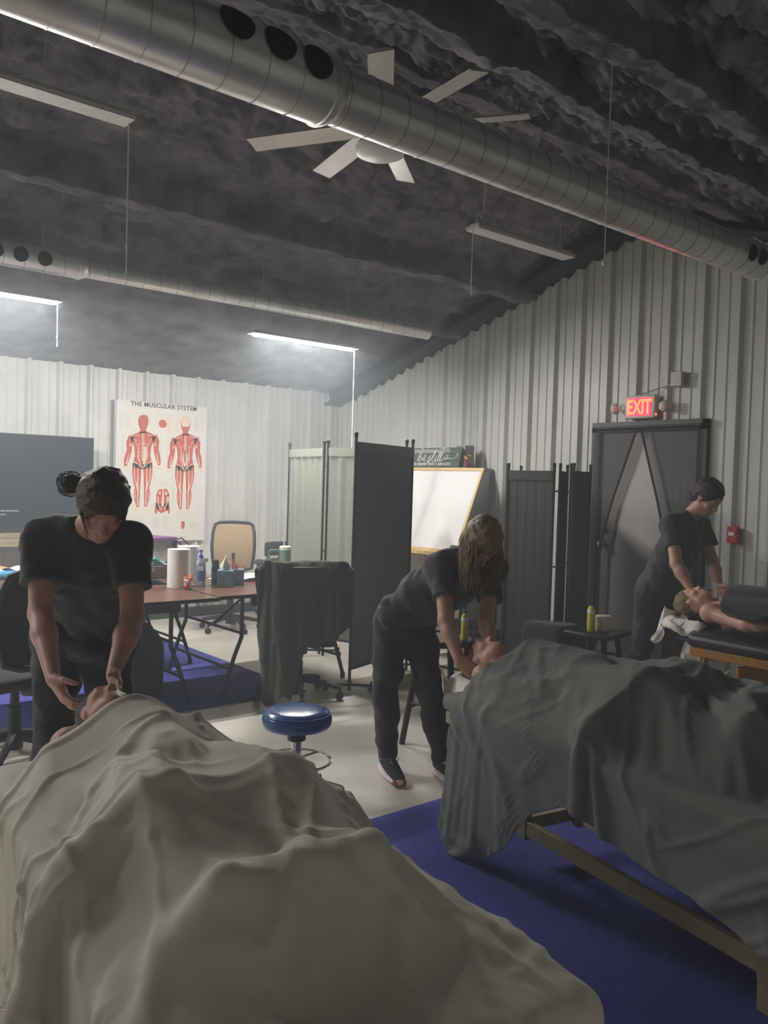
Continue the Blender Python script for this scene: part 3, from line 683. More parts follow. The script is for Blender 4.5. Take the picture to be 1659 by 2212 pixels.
# ------------------------------------------------------------------ overhead: ducts, fan, lights
def duct(y, zc, label, x_red, x_end, holes, R1=.172, R2=.150):
    t = thing('spiral_duct', label, 'duct', (x_end, y, zc - R1), 0, None); L1, L2 = LEFT_X + .1 - x_end, x_red - x_end; zc = R1
    def shell(xa, xb, r, hs):
        nx = max(2, int(abs(xb - xa) / .03)); na = 64; V = np.zeros((nx + 1, na, 3)); th = np.linspace(0, 2 * np.pi, na, endpoint=False)
        for i in range(nx + 1): V[i, :, 0] = xa + (xb - xa) * i / nx; V[i, :, 1] = r * np.cos(th); V[i, :, 2] = zc + r * np.sin(th)
        fs = []
        for i in range(nx):
            for k in range(na):
                j = (k + 1) % na; fs.append((i * na + k, (i + 1) * na + k, (i + 1) * na + j, i * na + j))
        return npmesh('duct_tube', V.reshape(-1, 3), np.array(fs), M['galv'], t)
    shell(L1, L2, R1, None); shell(L2 + .05, 0, R2, None)
    b = MB(); b.lathe([(R1, 0), (R1 + .006, .004), (R1 + .006, .014), (R2 + .004, .055), (R2, .06)], (L2 - .01, 0, zc), 48, align((1, 0, 0))); b.build('reducer', M['galv'], t, smooth=True)
    b = MB(); b.lathe([(R2 + .003, -.02), (R2 + .003, 0), (R2 - .006, .005), (0, .005)], (0, 0, zc), 48, align((1, 0, 0))); b.build('end_cap', M['galv'], t, smooth=True)
    # spiral lock seams: each turn a thin raised band, slightly helical
    for (xa, xb, r) in ((max(L1, LEFT_X + 1.2 - x_end), L2, R1), (L2 + .06, 0, R2)):
        x = xa; 
        me = None
        while x < xb - .02:
            if me is None:
                bb = MB(); bb.tube([(.065 * (q / 28 - .5), r * math.cos(2 * math.pi * q / 28), r * math.sin(2 * math.pi * q / 28)) for q in range(29)], .0028, 4, cap=False); o = bb.build('spiral_seam', M['seam'], t); me = o.data
            else: o = bpy.data.objects.new('spiral_seam', me); COL.objects.link(o); o.parent = t
            o.location = (x, 0, zc); x += .137
    for (hx, ang, hr) in holes:   # near-black discs on the closed tube paint the shade inside round outlets
        dirv = Vector((0, math.cos(ang), math.sin(ang))); r = R1 if hx < x_red else R2
        V = []; n = 28
        for rr_, off in ((hr, .006), (hr * .93, .006), (0.0, .004)):
            for k in range(n):
                a = 2 * math.pi * k / n; lx, la = rr_ * math.cos(a), rr_ * math.sin(a); A = ang + la / r
                V.append((hx - x_end + lx, (r + off) * math.cos(A), zc + (r + off) * math.sin(A)))
        b = MB(); b.add(V, [(i * n + k, i * n + (k + 1) % n, (i + 1) * n + (k + 1) % n, (i + 1) * n + k) for i in range(2) for k in range(n)])
        b.build('outlet_shade_disc', M['hole'], t)
    return t
duct(-6.1, 2.975, 'large spiral steel duct crossing the ceiling in front of the fan', -4.60, -1.34, [(-5.01, 2.75, .062), (-4.85, 2.85, .060), (-4.70, 2.95, .060), (-1.62, 3.30, .046), (-1.50, 3.30, .046)], .124, .106)
duct(-2.5, 3.065, 'farther spiral steel duct above the lit strip lamps', -4.22, -.80, [(-4.80, 3.25, .05), (-4.64, 3.25, .05), (-4.48, 3.25, .05)], .088, .070)
# fan
FX, FYY, FZ = -3.62, -5.22, 3.40
t = thing('ceiling_fan', 'large brushed-metal ceiling fan with seven straight blades hanging at the ridge', 'ceiling fan', (FX, FYY, FZ - .16))
b = MB(); b.lathe([(0, 0), (.09, .004), (.125, .02), (.13, .05), (.10, .10), (.085, .16), (.06, .20), (.02, .22)], (0, 0, 0), 32); b.build('motor_housing', M['white'], t, smooth=True)
b = MB(); b.tube([(0, 0, .2), (0, 0, roof_z(FYY) - FZ + .12)], .017, 10); b.lathe([(.03, 0), (.07, .05), (.07, .08)], (0, 0, roof_z(FYY) - FZ + .02), 20); b.build('down_rod', M['white'], t, smooth=True)
tips = [(-4.17, -5.89), (-3.68, -6.02), (-3.20, -5.79), (-4.01, -4.54), (-3.47, -4.47), (-3.07, -4.77), (-4.40, -5.25)]
for (tx, ty) in tips:
    a = math.atan2(ty - FYY, tx - FX); R = Rz(a); T = Matrix.Rotation(math.radians(13), 3, 'X'); b = MB(); vs = []
    for i, (x, w) in enumerate([(.11, .045), (.17, .055), (.26, .058), (.76, .058)]):
        for (yy, zz) in ((-w, -.002), (-w * .4, .008), (w * .4, .008), (w, -.004), (w, -.010), (-w, -.008)): vs.append(tuple(R @ (T @ Vector((0, yy, zz)) + Vector((x, 0, .16)))))
    b.add(vs, [(i * 6 + k, i * 6 + (k + 1) % 6, (i + 1) * 6 + (k + 1) % 6, (i + 1) * 6 + k) for i in range(3) for k in range(6)] + [(0, 1, 2, 3, 4, 5), (18, 23, 22, 21, 20, 19)])
    b.build('fan_blade', M['blade'], t)
# strip lights
def strip(xc, y, z, L, label, lit, cords=(), wires=(), w=.115):
    t = thing('strip_light', label, 'ceiling light', (xc, y, z))
    b = MB(); b.box(-L / 2, -w / 2, .008, L / 2, w / 2, .018); b.box(-L / 2 + .02, -w / 2 + .02, .018, L / 2 - .02, w / 2 - .02, .040); b.build('housing', M['fix'], t)
    b = MB(); g_ = .035 if lit else .004; b.box(-L / 2 + g_, -w / 2 + g_, -.006, L / 2 - g_, w / 2 - g_, .008); b.build('diffuser', M['lamp'] if lit else M['lampoff'], t)
    for (dx, ln, cm) in cords:
        b = MB(); b.tube([(dx, 0, .02), (dx + .002, 0, -ln)], .0035, 6); b.ball((dx, 0, -ln * .8), (.007, .007, .012), 8); b.ball((dx + .002, 0, -ln), (.006, .006, .014), 8); b.build('pull_cord', M[cm], t, smooth=True)
    for dx in wires:
        b = MB(); b.tube([(dx, 0, .05), (dx, 0, roof_z(y) - z - .03)], .0016, 5); b.build('hanging_wire', M['cord'], t)
    return t
strip(-4.88, -2.37, 2.80, 1.16, 'lit strip light at the left edge over the long tables', True, [(.56, .30, 'cord')], (-.5, .45))
strip(-2.145, -2.37, 2.80, 1.13, 'lit strip light over the back corner beside the folding screen', True, [(.55, .90, 'cord')], (-.45, .45))
strip(-7.62, -2.37, 2.80, 1.16, 'lit strip light farther along the row, beyond the left edge', True)
l = strip(-1.63, -4.45, 3.36, 1.08, 'short unlit strip light near the gable wall, right of the fan', False, [(-.53, .45, 'cord')], (.42,), .13)
b = MB(); b.tube([(-.50, 0, .06), (-.47, .01, .12), (-.44, .0, .09), (-.40, .03, .16), (-.42, .0, .3), (-.44, 0, .55)], .004, 6); b.build('power_cord', M['cord'], l, smooth=True)
l = strip(-5.20, -4.45, 3.36, 1.12, 'unlit strip light near the upper left corner, left of the fan', False, [(.55, .78, 'cord')], (), .13)
b = MB(); b.tube([(-.1, 0, .06), (.02, .02, .07), (.10, .0, .10), (.13, .0, .16), (.15, 0, .5)], .004, 6); b.build('power_cord', M['cord'], l, smooth=True)
t = thing('hanging_cable', 'long thin pull cable hanging from the ceiling past the big duct', 'cable', (-3.39, -6.47, 2.51))
b = MB(); b.tube([(0, 0, .0), (.0, 0, .5), (.006, 0, .98)], .0028, 5); b.ball((0, 0, 0), .011, 8); b.ball((0, 0, .30), .006, 6); b.tube([(.006 + .012 * math.cos(a), 0, .985 + .012 * math.sin(a)) for a in np.linspace(0, 6, 12)], .003, 5); b.build('cable', M['cord'], t, smooth=True)

# ------------------------------------------------------------------ rugs
def slab(name, x0, y0, x1, y1, h, m, label, cat, wav=.0):
    nx, ny = 60, 60; X = np.linspace(x0, x1, nx)[:, None] * np.ones((1, ny)); Y = np.linspace(y0, y1, ny)[None] * np.ones((nx, 1)); Z = h + wav * fbm(X * 3, Y * 3, 3)
    o = npmesh(name, np.stack([X, Y, Z], -1).reshape(-1, 3), grid_faces(nx, ny), m); s = o.modifiers.new('s', 'SOLIDIFY'); s.thickness = h - .001; s.offset = -1
    return tag(o, label, cat)
slab('carpet', -5.75, -3.56, -2.86, -.62, .010, M['rug_blue'], 'light-catching blue carpet under the folding tables', 'carpet')
slab('carpet', -4.75, -9.0, -2.25, -5.70, .010, M['rug_blue'], 'dark blue carpet under the charcoal-draped massage table', 'carpet')
slab('rug', -2.42, -5.05, -1.25, -3.45, .008, M['rug_beige'], 'beige patterned rug on floor behind the bending therapist', 'rug', .004)
slab('rug', -1.25, -6.9, -.15, -5.35, .008, M['rug_beige'], 'mottled beige rug under the black massage table by the wall', 'rug', .004)
slab('rug', -7.3, -8.6, -5.62, -6.10, .014, M['shag'], 'cream shag rug at the left of the beige-draped table', 'rug', .01)

# ------------------------------------------------------------------ back-left: folding tables and what is on them
def folding_table(x0, x1, y0, y1, label, z=.74, legs=(.18, .82)):
    t = thing('folding_table', label, 'table', ((x0 + x1) / 2, (y0 + y1) / 2, 0)); L, D = (x1 - x0) / 2, (y1 - y0) / 2
    b = MB(); b.rbox((0, 0, z - .012), (2 * L, 2 * D, .022), .004); b.build('tabletop', M['wood'], t)
    b = MB(); b.box(-L, -D, z - .028, L, -D + .01, z - .004); b.box(-L, D - .01, z - .028, L, D, z - .004); b.box(-L, -D, z - .028, -L + .01, D, z - .004); b.box(L - .01, -D, z - .028, L, D, z - .004); b.build('edge_band', M['edge'], t)
    b = MB(); b.box(-L + .28, -D + .03, z - .085, L - .28, -D + .055, z - .026); b.build('apron', M['blackm'], t); b = MB(); b.box(-L + .28, D - .055, z - .085, L - .28, D - .03, z - .026); b.build('apron', M['blackm'], t)
    for q in legs:
        s = 1 if q > .5 else -1; x = -L + 2 * L * q
        for y in (-D + .07, D - .07):
            b = MB(); b.tube([(x, y, z - .03), (x, y, .42), (x + s * .05, y, .30), (x + s * .13, y, .06), (x + s * .135, y, .014)], .0155, 8); b.lathe([(.019, 0), (.02, .04), (.016, .045)], (x + s * .135, y, .010), 10); b.build('leg', M['blackm'], t, smooth=True)
        b = MB(); b.tube([(x + s * .085, -D + .07, .20), (x + s * .085, D - .07, .20)], .011, 6); b.tube([(x, -D + .07, .45), (x, D - .07, .45)], .011, 6); b.tube([(x - s * .01, 0, .45), (x - s * .34, 0, z - .04)], .009, 6); b.build('cross_bar', M['blackm'], t, smooth=True)
    return t
folding_table(-5.38, -3.55, -3.50, -2.68, 'long dark mahogany folding table running behind the left therapist')
folding_table(-3.53, -2.30, -3.45, -2.42, 'shorter mahogany folding table between the desk and jacket chair')
folding_table(-4.80, -2.97, -2.36, -1.55, 'mahogany folding table farthest back, heaped with books and bag')
TZ = .7402
def at(o, x, y, z=TZ): o.location = (x, y, z)
# paper towel rolls
def roll(x, y, label, r=.082, h=.285):
    t = thing('paper_towel_roll', label, 'paper towel', (x, y, TZ), 0)
    b = MB(); n = 40; V = []
    for z in np.linspace(0, h, 9):
        for k in range(n): a = 2 * math.pi * k / n; rr = r * (1 + .004 * math.sin(k * 9 + z * 90)); V.append((rr * math.cos(a), rr * math.sin(a), z))
    b.add(V, [(i * n + k, i * n + (k + 1) % n, (i + 1) * n + (k + 1) % n, (i + 1) * n + k) for i in range(8) for k in range(n)]); b.lathe([(r, 0), (.022, .001)], (0, 0, 0), n); b.lathe([(.022, h - .001), (r, h)], (0, 0, 0), n); b.build('paper', M['tissue'], t, smooth=True)
    b = MB(); b.lathe([(.022, 0), (.022, h), (.019, h), (.019, 0)], (0, 0, 0), 20); b.build('cardboard_core', M['brown'], t, smooth=True)
roll(-3.56, -2.86, 'white paper towel roll standing nearest on the mahogany table'); roll(-3.36, -2.62, 'second paper towel roll half hidden behind the first')
# sanitiser
def pump_bottle(x, y, z, label, h, w, body, capm, lab=None, collar=None, gr=None, fill=1.0):
    t = thing('pump_bottle', label, 'bottle', (x, y, z), 0, gr)
    b = MB(); b.lathe([(w * .92, 0), (w, .006), (w, h * .62), (w * .9, h * .70), (w * .45, h * .76), (w * .38, h * .80)], (0, 0, 0), 20); b.build('bottle_body', body, t, smooth=True)
    if collar: b = MB(); b.lathe([(w * 1.01, h * .55), (w * 1.01, h * .64), (w * .5, h * .74), (w * .4, h * .77)], (0, 0, 0), 20); b.build('collar', collar, t, smooth=True)
    b = MB(); b.lathe([(w * .46, h * .78), (w * .46, h * .85), (w * .2, h * .87), (w * .14, h * .95), (w * .36, h * .955), (w * .36, h), (0, h * 1.0)], (0, 0, 0), 16); b.tube([(0, 0, h * .975), (-w * .9, -w * .5, h * .97), (-w * 1.05, -w * .6, h * .945)], w * .13, 8); b.build('pump', capm, t, smooth=True)
    if lab: b = MB(); b.lathe([(w * 1.012, h * .14), (w * 1.012, h * .56)], (0, 0, 0), 20); b.build('label', lab, t, smooth=True)
    return t
s = pump_bottle(-3.36, -2.83, TZ, 'clear hand sanitiser bottle with blue pump beside the towel roll', .27, .036, M['gel'], M['pump'], M['blabel'])
b = MB(); b.box(-.026, -.0385, .115, .026, -.0378, .150, Rz(-.65)); b.build('white_label', M['paper'], s)
# figurine / sweets cluster
t = thing('trinket', 'small red, silver and orange trinket cluster in front of towel roll', 'trinket', (-3.555, -3.02, TZ))
rs = random.Random(4)
for nm, m, n in (('red_piece', 'alarm', 4), ('silver_piece', 'chrome', 9), ('white_piece', 'white', 5), ('orange_piece', 'pencil', 4)):
    b = MB()
    for i in range(n): z = rs.uniform(.01, .07) if nm != 'orange_piece' else rs.uniform(.075, .095); b.ball((rs.uniform(-.035, .035) * (1 - z * 4), rs.uniform(-.03, .03), z), rs.uniform(.011, .018), 10)
    b.build(nm, M[m], t, smooth=True)
# tissue boxes
def cube_box(x, y, rz, label, sx=.12, sy=.12, sz=.125):
    t = thing('tissue_box', label, 'box', (x, y, TZ), rz); b = MB(); b.rbox((0, 0, sz / 2), (sx, sy, sz), .004); b.build('carton', M['bluebox'], t); return t
t = cube_box(-3.23, -2.98, -.5, 'blue-grey tissue box with a tissue standing up, on the table')
P = np.zeros((12, 12, 3))
for i in range(12):
    for j in range(12):
        u, v = i / 11 - .5, j / 11; P[i, j] = (u * (.08 + .03 * math.sin(v * 5)) * (1 - .55 * v), .03 * math.sin(u * 9) * (.4 + v) + .018 * v, .123 + v * (.13 - .09 * abs(u + .1)))
cloth_obj('tissue', P, M['tissue'], t, 1, .001, 0)
t = cube_box(-3.08, -2.90, -.5, 'blue-grey box packed with orange pencils beside the tissue box', .10, .11, .12)
for k in range(12): b = MB(); x, y = rs.uniform(-.035, .035), rs.uniform(-.035, .035); b.tube([(x, y, .03), (x * 1.5, y * 1.5, .165 + rs.uniform(-.012, .015))], .0042, 6); b.build('pencil', M['pencil'], t)
# dark phone/bottle leaning
t = thing('black_bottle', 'short black bottle behind the tissue box', 'bottle', (-3.24, -2.84, TZ)); b = MB(); b.lathe([(.03, 0), (.032, .13), (.024, .15), (.024, .19), (0, .195)], (0, 0, 0), 16); b.build('bottle_body', M['black'], t, smooth=True)
b = MB(); b.lathe([(.0325, .05), (.0325, .10)], (0, 0, 0), 16); b.build('label', M['bluebox'], t, smooth=True)
# papers
def paper(x, y, z, rz, w, h, m, label, cat='paper', name='paper_sheet', lift=.006):
    P = np.zeros((14, 14, 3)); c, s = math.cos(rz), math.sin(rz)
    for i in range(14):
        for j in range(14): u, v = (i / 13 - .5) * w, (j / 13 - .5) * h; P[i, j] = (x + c * u - s * v, y + s * u + c * v, z + lift * (1 + math.sin(i * .5 + rz * 5) * math.cos(j * .35)) * .5 + .001)
    o = cloth_obj(name, P, m, None, 1, .0008, 0); return tag(o, label, cat)
paper(-2.66, -2.74, TZ, .3, .30, .40, M['paper'], 'nearest loose white sheet lying on the right table')
paper(-2.80, -2.60, TZ + .009, -.2, .30, .42, M['paper'], 'upper white sheet overlapping the nearest one on table', lift=.02)
paper(-2.52, -2.55, TZ + .004, .55, .25, .36, M['manila'], 'yellow manila envelope under the white sheets', 'envelope', 'envelope')
paper(-2.95, -2.62, TZ + .002, .1, .34, .3, M['paper'], 'white sheet sliding out behind the pencil box')
# tumbler on second table's far end
t = thing('tumbler', 'green insulated tumbler with handle, lid and straw', 'tumbler', (-2.42, -2.55, TZ)); b = MB()
b.lathe([(.036, 0), (.038, .09), (.050, .11), (.050, .235), (.047, .24)], (0, 0, 0), 24); b.build('cup_body', M['tumbler'], t, smooth=True)
b = MB(); b.lathe([(.051, .225), (.051, .25), (.04, .258), (0, .258)], (0, 0, 0), 24); b.build('lid', M['oilcap'], t, smooth=True)
b = MB(); b.tube([(-.045, .03, .22), (-.105, .07, .22), (-.115, .077, .20), (-.113, .077, .10), (-.10, .07, .085), (-.045, .03, .09)], .009, 8); b.build('handle', M['tumbler'], t, smooth=True)
b = MB(); b.tube([(0, .01, .1), (-.004, .018, .335)], .005, 8); b.build('straw', M['oilcap'], t, smooth=True)
# back table clutter
t = thing('storage_box', 'tall cream box with a purple lid on the back table', 'box', (-3.40, -1.98, TZ), .35)
b = MB(); b.box(-.11, -.15, 0, .11, .15, .29); b.build('carton', M['boxgrey'].copy() if 0 else M['duvet'], t); b = MB(); b.rbox((0, 0, .305), (.27, .36, .03), .004); b.box(-.135, -.18, .25, -.128, .18, .31); b.box(.128, -.18, .22, .135, .18, .31); b.build('lid', M['purple'], t)
t = thing('basket', 'brown wicker basket of supplies behind the towel roll', 'basket', (-3.30 - .13, -2.20, TZ), .2)
b = MB(); b.lathe([(.12, 0), (.15, .11), (.155, .115), (.145, .115), (.115, .008), (0, .008)], (0, 0, 0), 28); b.build('weave', M['wicker'], t, smooth=True)
b = MB()
for z in (.02, .04, .06, .08, .10): b.tube([((.121 + .29 * z) * math.cos(a), (.121 + .29 * z) * math.sin(a), z) for a in np.linspace(0, 6.283, 33)[:-1]], .0045, 5, closed=True)
b.build('weave_rings', M['brown'], t)
for i, (x, y, rz, m, lab, nm, cat) in enumerate([(-3.45, -2.24, .4, 'teal', 'teal plastic wallet poking out of the basket', 'wallet', 'wallet'), (-3.40, -2.14, -.5, 'white', 'white folded packet in the basket', 'packet', 'packet')]):
    b = MB(); b.rbox((0, 0, 0), (.17, .09, .02), .006, Matrix.Rotation(.5, 3, 'Y')); o = b.build(nm, M[m], None, smooth=True); o.location = (x, y, TZ + .125); o.rotation_euler = (0, 0, rz); tag(o, lab, cat)
for i, (m, th, lab) in enumerate([('purple', .035, 'bottom purple book of the small stack on the back table'), ('alarm', .022, 'dark red book in the middle of the small stack'), ('purple', .02, 'top purple notebook of the small stack')]):
    t = thing('book', lab, 'book', (-3.68 + .03 * i, -2.22, TZ + (0, .036, .059)[i]), .2 - .15 * i, 'books stacked on the back table')
    b = MB(); b.box(-.12, -.085, 0, .12, .085, .003); b.box(-.12, -.085, th - .003, .12, .085, th); b.box(-.12, -.085, 0, -.117, .085, th); b.build('cover', M[m], t); b = MB(); b.box(-.115, -.082, .003, .117, .082, th - .003); b.build('pages', M['paper'], t)
t = thing('leather_bag', 'brown leather handbag with looped straps on the back table', 'bag', (-3.12, -1.80, TZ), .3)
b = MB(); P = []
for i, z in enumerate(np.linspace(0, .20, 8)):
    w, dd = (.20 - .05 * i / 7), (.075 - .045 * i / 7); P += [(w * math.copysign(abs(math.cos(a)) ** .6, math.cos(a)), dd * math.sin(a) + .004 * math.sin(i * 3 + a * 4), z) for a in np.linspace(0, 2 * math.pi, 25)[:-1]]
b.add(P, [(i * 24 + k, i * 24 + (k + 1) % 24, (i + 1) * 24 + (k + 1) % 24, (i + 1) * 24 + k) for i in range(7) for k in range(24)] + [tuple(range(168, 192))]); b.build('bag_body', M['leather'], t, smooth=True)
for s in (-1, 1): b = MB(); b.tube([(-.09, s * .03, .18), (-.05, s * .05, .27), (.06, s * .06, .29), (.16, s * .05, .22), (.18, s * .04, .14)], .008, 8); b.build('strap', M['leather'], t, smooth=True)
t = thing('glass_dish', 'small dish on dark stand at back of the table', 'dish', (-3.12, -1.63, TZ)); b = MB(); b.lathe([(.05, 0), (.012, .01), (.01, .24), (.03, .25), (.11, .275), (.112, .28), (.0, .262)], (0, 0, 0), 24); b.build('bowl', M['grey'], t, smooth=True)
# left: blue and white packs
t = thing('package', 'bright blue wrapped pack at the left edge of the back table', 'package', (-4.60, -1.80, TZ), .1); b = MB(); b.rbox((0, 0, .03), (.34, .22, .055), .02); b.build('wrapper', M['skyblue'], t, smooth=True); b = MB(); b.rbox((0, 0, .061), (.16, .13, .006), .002); b.build('white_print', M['paper'], t)
paper(-4.40, -1.86, TZ, .5, .22, .26, M['paper'], 'white sheet beside the blue pack on the back table', lift=.03)
paper(-4.42, -1.70, TZ + .03, 0., .26, .2, M['paper'], 'white folded sheet behind the blue pack', lift=.05)
# things stored below the back table
for i, (x, m, lab) in enumerate([(-3.62, 'paper', 'white binder leaning under the back table'), (-3.70, 'duvet', 'beige binder leaning beside the white one under the table'), (-3.80, 'brown', 'brown binder standing farthest left under the table')]):
    t = thing('binder', lab, 'binder', (x, -1.95, .30), .3, 'binders under the back table'); b = MB(); b.rbox((0, 0, .15), (.05, .26, .30), .005); b.build('cover', M[m], t)
t = thing('crate', 'low dark crate under the back table holding binders', 'crate', (-3.72, -1.95, 0), .3); b = MB(); b.box(-.2, -.2, 0, .2, .2, .30); b.build('crate_body', M['black'], t)
t = thing('cardboard_box', 'tan cardboard box on floor beside the far table leg', 'box', (-4.40, -.95, 0), .1); b = MB(); b.box(-.12, -.15, 0, .12, .15, .74); b.build('carton', M['manila'], t)
# backpack under desk
t = thing('backpack', 'black rounded backpack standing on the blue carpet under the desk', 'backpack', (-3.93, -3.02, .011), -.5)
b = MB(); P = []; zz = np.linspace(0, .52, 14)
for i, z in enumerate(zz):
    q = z / .52; w = .175 * (1 - max(0, q - .62) ** 2 * 5.2) * (1 if i else .93); dd = .115 * (1 - max(0, q - .6) ** 2 * 4.5) * (1 if i else .9); P += [(w * math.copysign(abs(math.cos(a)) ** .55, math.cos(a)), dd * math.copysign(abs(math.sin(a)) ** .7, math.sin(a)), z) for a in np.linspace(0, 2 * math.pi, 33)[:-1]]
b.add(P, [(i * 32 + k, i * 32 + (k + 1) % 32, (i + 1) * 32 + (k + 1) % 32, (i + 1) * 32 + k) for i in range(13) for k in range(32)] + [tuple(range(416, 448)), tuple(range(32))[::-1]]); b.build('bag_body', M['chairfab'], t, smooth=60)
b = MB(); b.rbox((0, -.125, .17), (.24, .06, .24), .025); b.build('front_pocket', M['chairfab'], t, smooth=True)
for s in (-1, 1): b = MB(); b.tube([(s * .07, .11, .47), (s * .10, .15, .38), (s * .11, .15, .2), (s * .12, .11, .06)], .013, 8); b.build('strap', M['black'], t, smooth=True)
b = MB(); b.tube([(-.04, .02, .50), (-.03, .02, .55), (.03, .02, .55), (.04, .02, .50)], .009, 8); b.build('grab_handle', M['black'], t, smooth=True)

# office chairs
def chair_base(t, r=.31, hub=.09, zs=.42, ang=0.0):
    for k in range(5):
        a = ang + 2 * math.pi * k / 5; b = MB(); c, s = math.cos(a), math.sin(a)
        b.tube([(c * .03, s * .03, hub + .05), (c * r * .6, s * r * .6, hub + .025), (c * r, s * r, hub - .002)], [.028, .022, .017], 8); b.build('base_arm', M['black'], t, smooth=True)
        b = MB(); cx, cy = c * r, s * r; p = (-s, c)
        b.tube([(cx, cy, hub), (cx, cy, .055)], .010, 6); 
        for q in (-1, 1): b.lathe([(0, -.009), (.024, -.009), (.0275, -.004), (.0275, .004), (.024, .009), (0, .009)], (cx + p[0] * q * .014, cy + p[1] * q * .014, .028), 14, align((p[0], p[1], 0)))
        b.rbox((cx, cy, .047), (.03, .03, .022), .008); b.build('caster', M['black'], t, smooth=True)
    b = MB(); b.lathe([(.045, hub - .02), (.048, hub + .05), (.034, hub + .08), (.034, zs - .16), (.024, zs - .155), (.024, zs - .02)], (0, 0, 0), 18); b.build('gas_lift', M['black'], t, smooth=True)
def armrest(t, s, zs=.45, y0=-.02):
    b = MB(); b.tube([(s * .20, y0, zs - .02), (s * .27, y0, zs), (s * .285, y0, zs + .20)], [.018, .02, .022], 8); b.build('arm_post', M['black'], t, smooth=True)
    b = MB(); b.rbox((s * .285, y0 + .02, zs + .215), (.085, .25, .032), .015); b.build('arm_pad', M['black'], t, smooth=True)
def office_chair(x, y, rz, label, back, zs=.46, ang=.3, arms=True, bh=.50):
    """faces +y in its own frame"""
    t = thing('office_chair', label, 'chair', (x, y, .0), rz); chair_base(t, zs=zs, ang=ang)
    b = MB(); b.rbox((0, .02, zs), (.48, .46, .07), .032); b.build('seat', M['chairfab'], t, smooth=True)
    b = MB(); b.tube([(0, -.10, zs - .06), (0, -.27, zs - .04), (0, -.30, zs + .12), (0, -.27, zs + .28)], [.028, .026, .024, .02], 8); b.build('back_post', M['black'], t, smooth=True)
    def bp(u, v):  # curved backrest surface
        return (u * .225 * (1 - .10 * abs(v - .5)), -.235 - .05 * (1 - (u) ** 2) - .05 * v + .04 * math.sin(v * 3.1), zs + .10 + v * bh)
    loop = [(-.92, .04), (-.98, .25), (-1, .5), (-1, .8), (-.92, .96), (-.7, 1.0), (0, 1.01), (.7, 1.0), (.92, .96), (1, .8), (1, .5), (.98, .25), (.92, .04), (.6, 0), (0, -.01), (-.6, 0)]
    b = MB(); b.tube([bp(u, v) for u, v in loop], .017, 8, closed=True); b.build('back_frame', M['black'], t, smooth=True)
    P = np.array([[bp(-.96 + 1.92 * i / 13, .03 + .94 * j / 13) for j in range(14)] for i in range(14)]); cloth_obj('backrest_mesh', P, M[back], t, 1, .006, 0)
    if arms: armrest(t, -1, zs); armrest(t, 1, zs)
    return t
office_chair(-2.08, -1.0, 2.55, 'black office chair with tan mesh back near the corner', 'mesh', .50, .9)
office_chair(-5.02, -3.95, .25, 'black office chair half hidden left of the nearest therapist', 'chairfab', .46, .2)
jc = office_chair(-3.0, -3.66, -.45, 'black office chair by the table with an olive jacket over it', 'chairfab', .43, -.35, bh=.43)
# jacket draped over the back of that chair
_c, _s = math.cos(-.45), math.sin(-.45)
def cw(x, y, z): return (-3.0 + _c * x - _s * y, -3.66 + _s * x + _c * y, z)
P0 = np.zeros((22, 27, 3))
for i in range(22):
    for j in range(27):
        e = j * .047 - .36; x = (i / 21 - .5) * .70
        P0[i, j] = cw(x * (1 + .1 * max(0, e)), -.275 - (.07 if e > 0 else -.07) * min(1, abs(e) / .07) - max(0, e - .07) * .12, 1.000 + .02 * math.cos(x * 4) - max(0, abs(e) - .05) * .6)
pin = np.zeros((22, 27), bool); pin[2:20, 7:9] = True
Rm = np.array(Rz(-.45))
prims = [('b', cw(0, -.275, .73), Rm, (.23, .055, .255), .05), ('b', cw(0, .02, .32), Rm, (.24, .23, .15), .03)]
JK = drape(P0, .70 / 21, .047, prims, steps=60, iters=30, thick=.008, seed=3, jitter=.006, fric=.5, pin=pin, spans=((2, .9, .2),), floor=.03)
JK = upsample(JK, 3); pin = np.zeros(JK.shape[:2], bool); pin[6:58, 21:25] = True
uu, vv = np.meshgrid(np.arange(64), np.arange(79), indexing='ij'); JK[..., :2] += (fbm(uu * .16, vv * .02, 3, 2) * .05)[..., None] * np.array([_s, -_c])
JK = drape(JK, .70 / 63 * 1.07, .047 / 3 * 1.02, prims, steps=26, iters=16, thick=.008, seed=4, jitter=.0005, fric=.5, pin=pin, gz=3.0, spans=((2, .98, .4), (5, .92, .2)))
JK = crease(JK, .011, .0157, .008, 5)
JK = trim(JK, lambda f: 0.0, lambda f: float(np.interp(f, [0, .12, .28, .36, .42, .50, .8, 1], [.97, 1, .93, .98, .86, .70, .66, .58])))
o = cloth_obj('jacket', JK, M['jacket'], None, 1, .007, 0)
tag(o, 'dark olive jacket hanging over the office chair back', 'jacket')
# round black guest chair behind the tumbler
t = thing('guest_chair', 'black round-backed padded chair standing behind the green tumbler', 'chair', (-1.28, -.90, 0), 2.4)
b = MB(); b.lathe([(0, .40), (.22, .40), (.245, .43), (.245, .46), (.22, .49), (0, .49)], (0, 0, 0), 28); b.build('seat', M['chairfab'], t, smooth=True)
P = np.array([[(.27 * math.sin(a), -.27 * math.cos(a), .72 + .16 * v) for v in np.linspace(0, 1, 6)] for a in np.linspace(-1.75, 1.75, 26)]); cloth_obj('backrest', P, M['chairfab'], t, 1, .05, 0)
b = MB(); b.lathe([(.25, .655), (.285, .66), (.29, .69), (.25, .69)], (0, 0, 0), 28); b.build('arm_ring', M['black'], t, smooth=True)
for k in range(4): a = .785 + k * 1.571; b = MB(); b.tube([(.2 * math.cos(a), .2 * math.sin(a), .42), (.25 * math.cos(a), .25 * math.sin(a), .0)], .014, 8); b.build('leg', M['blackm'], t, smooth=True)
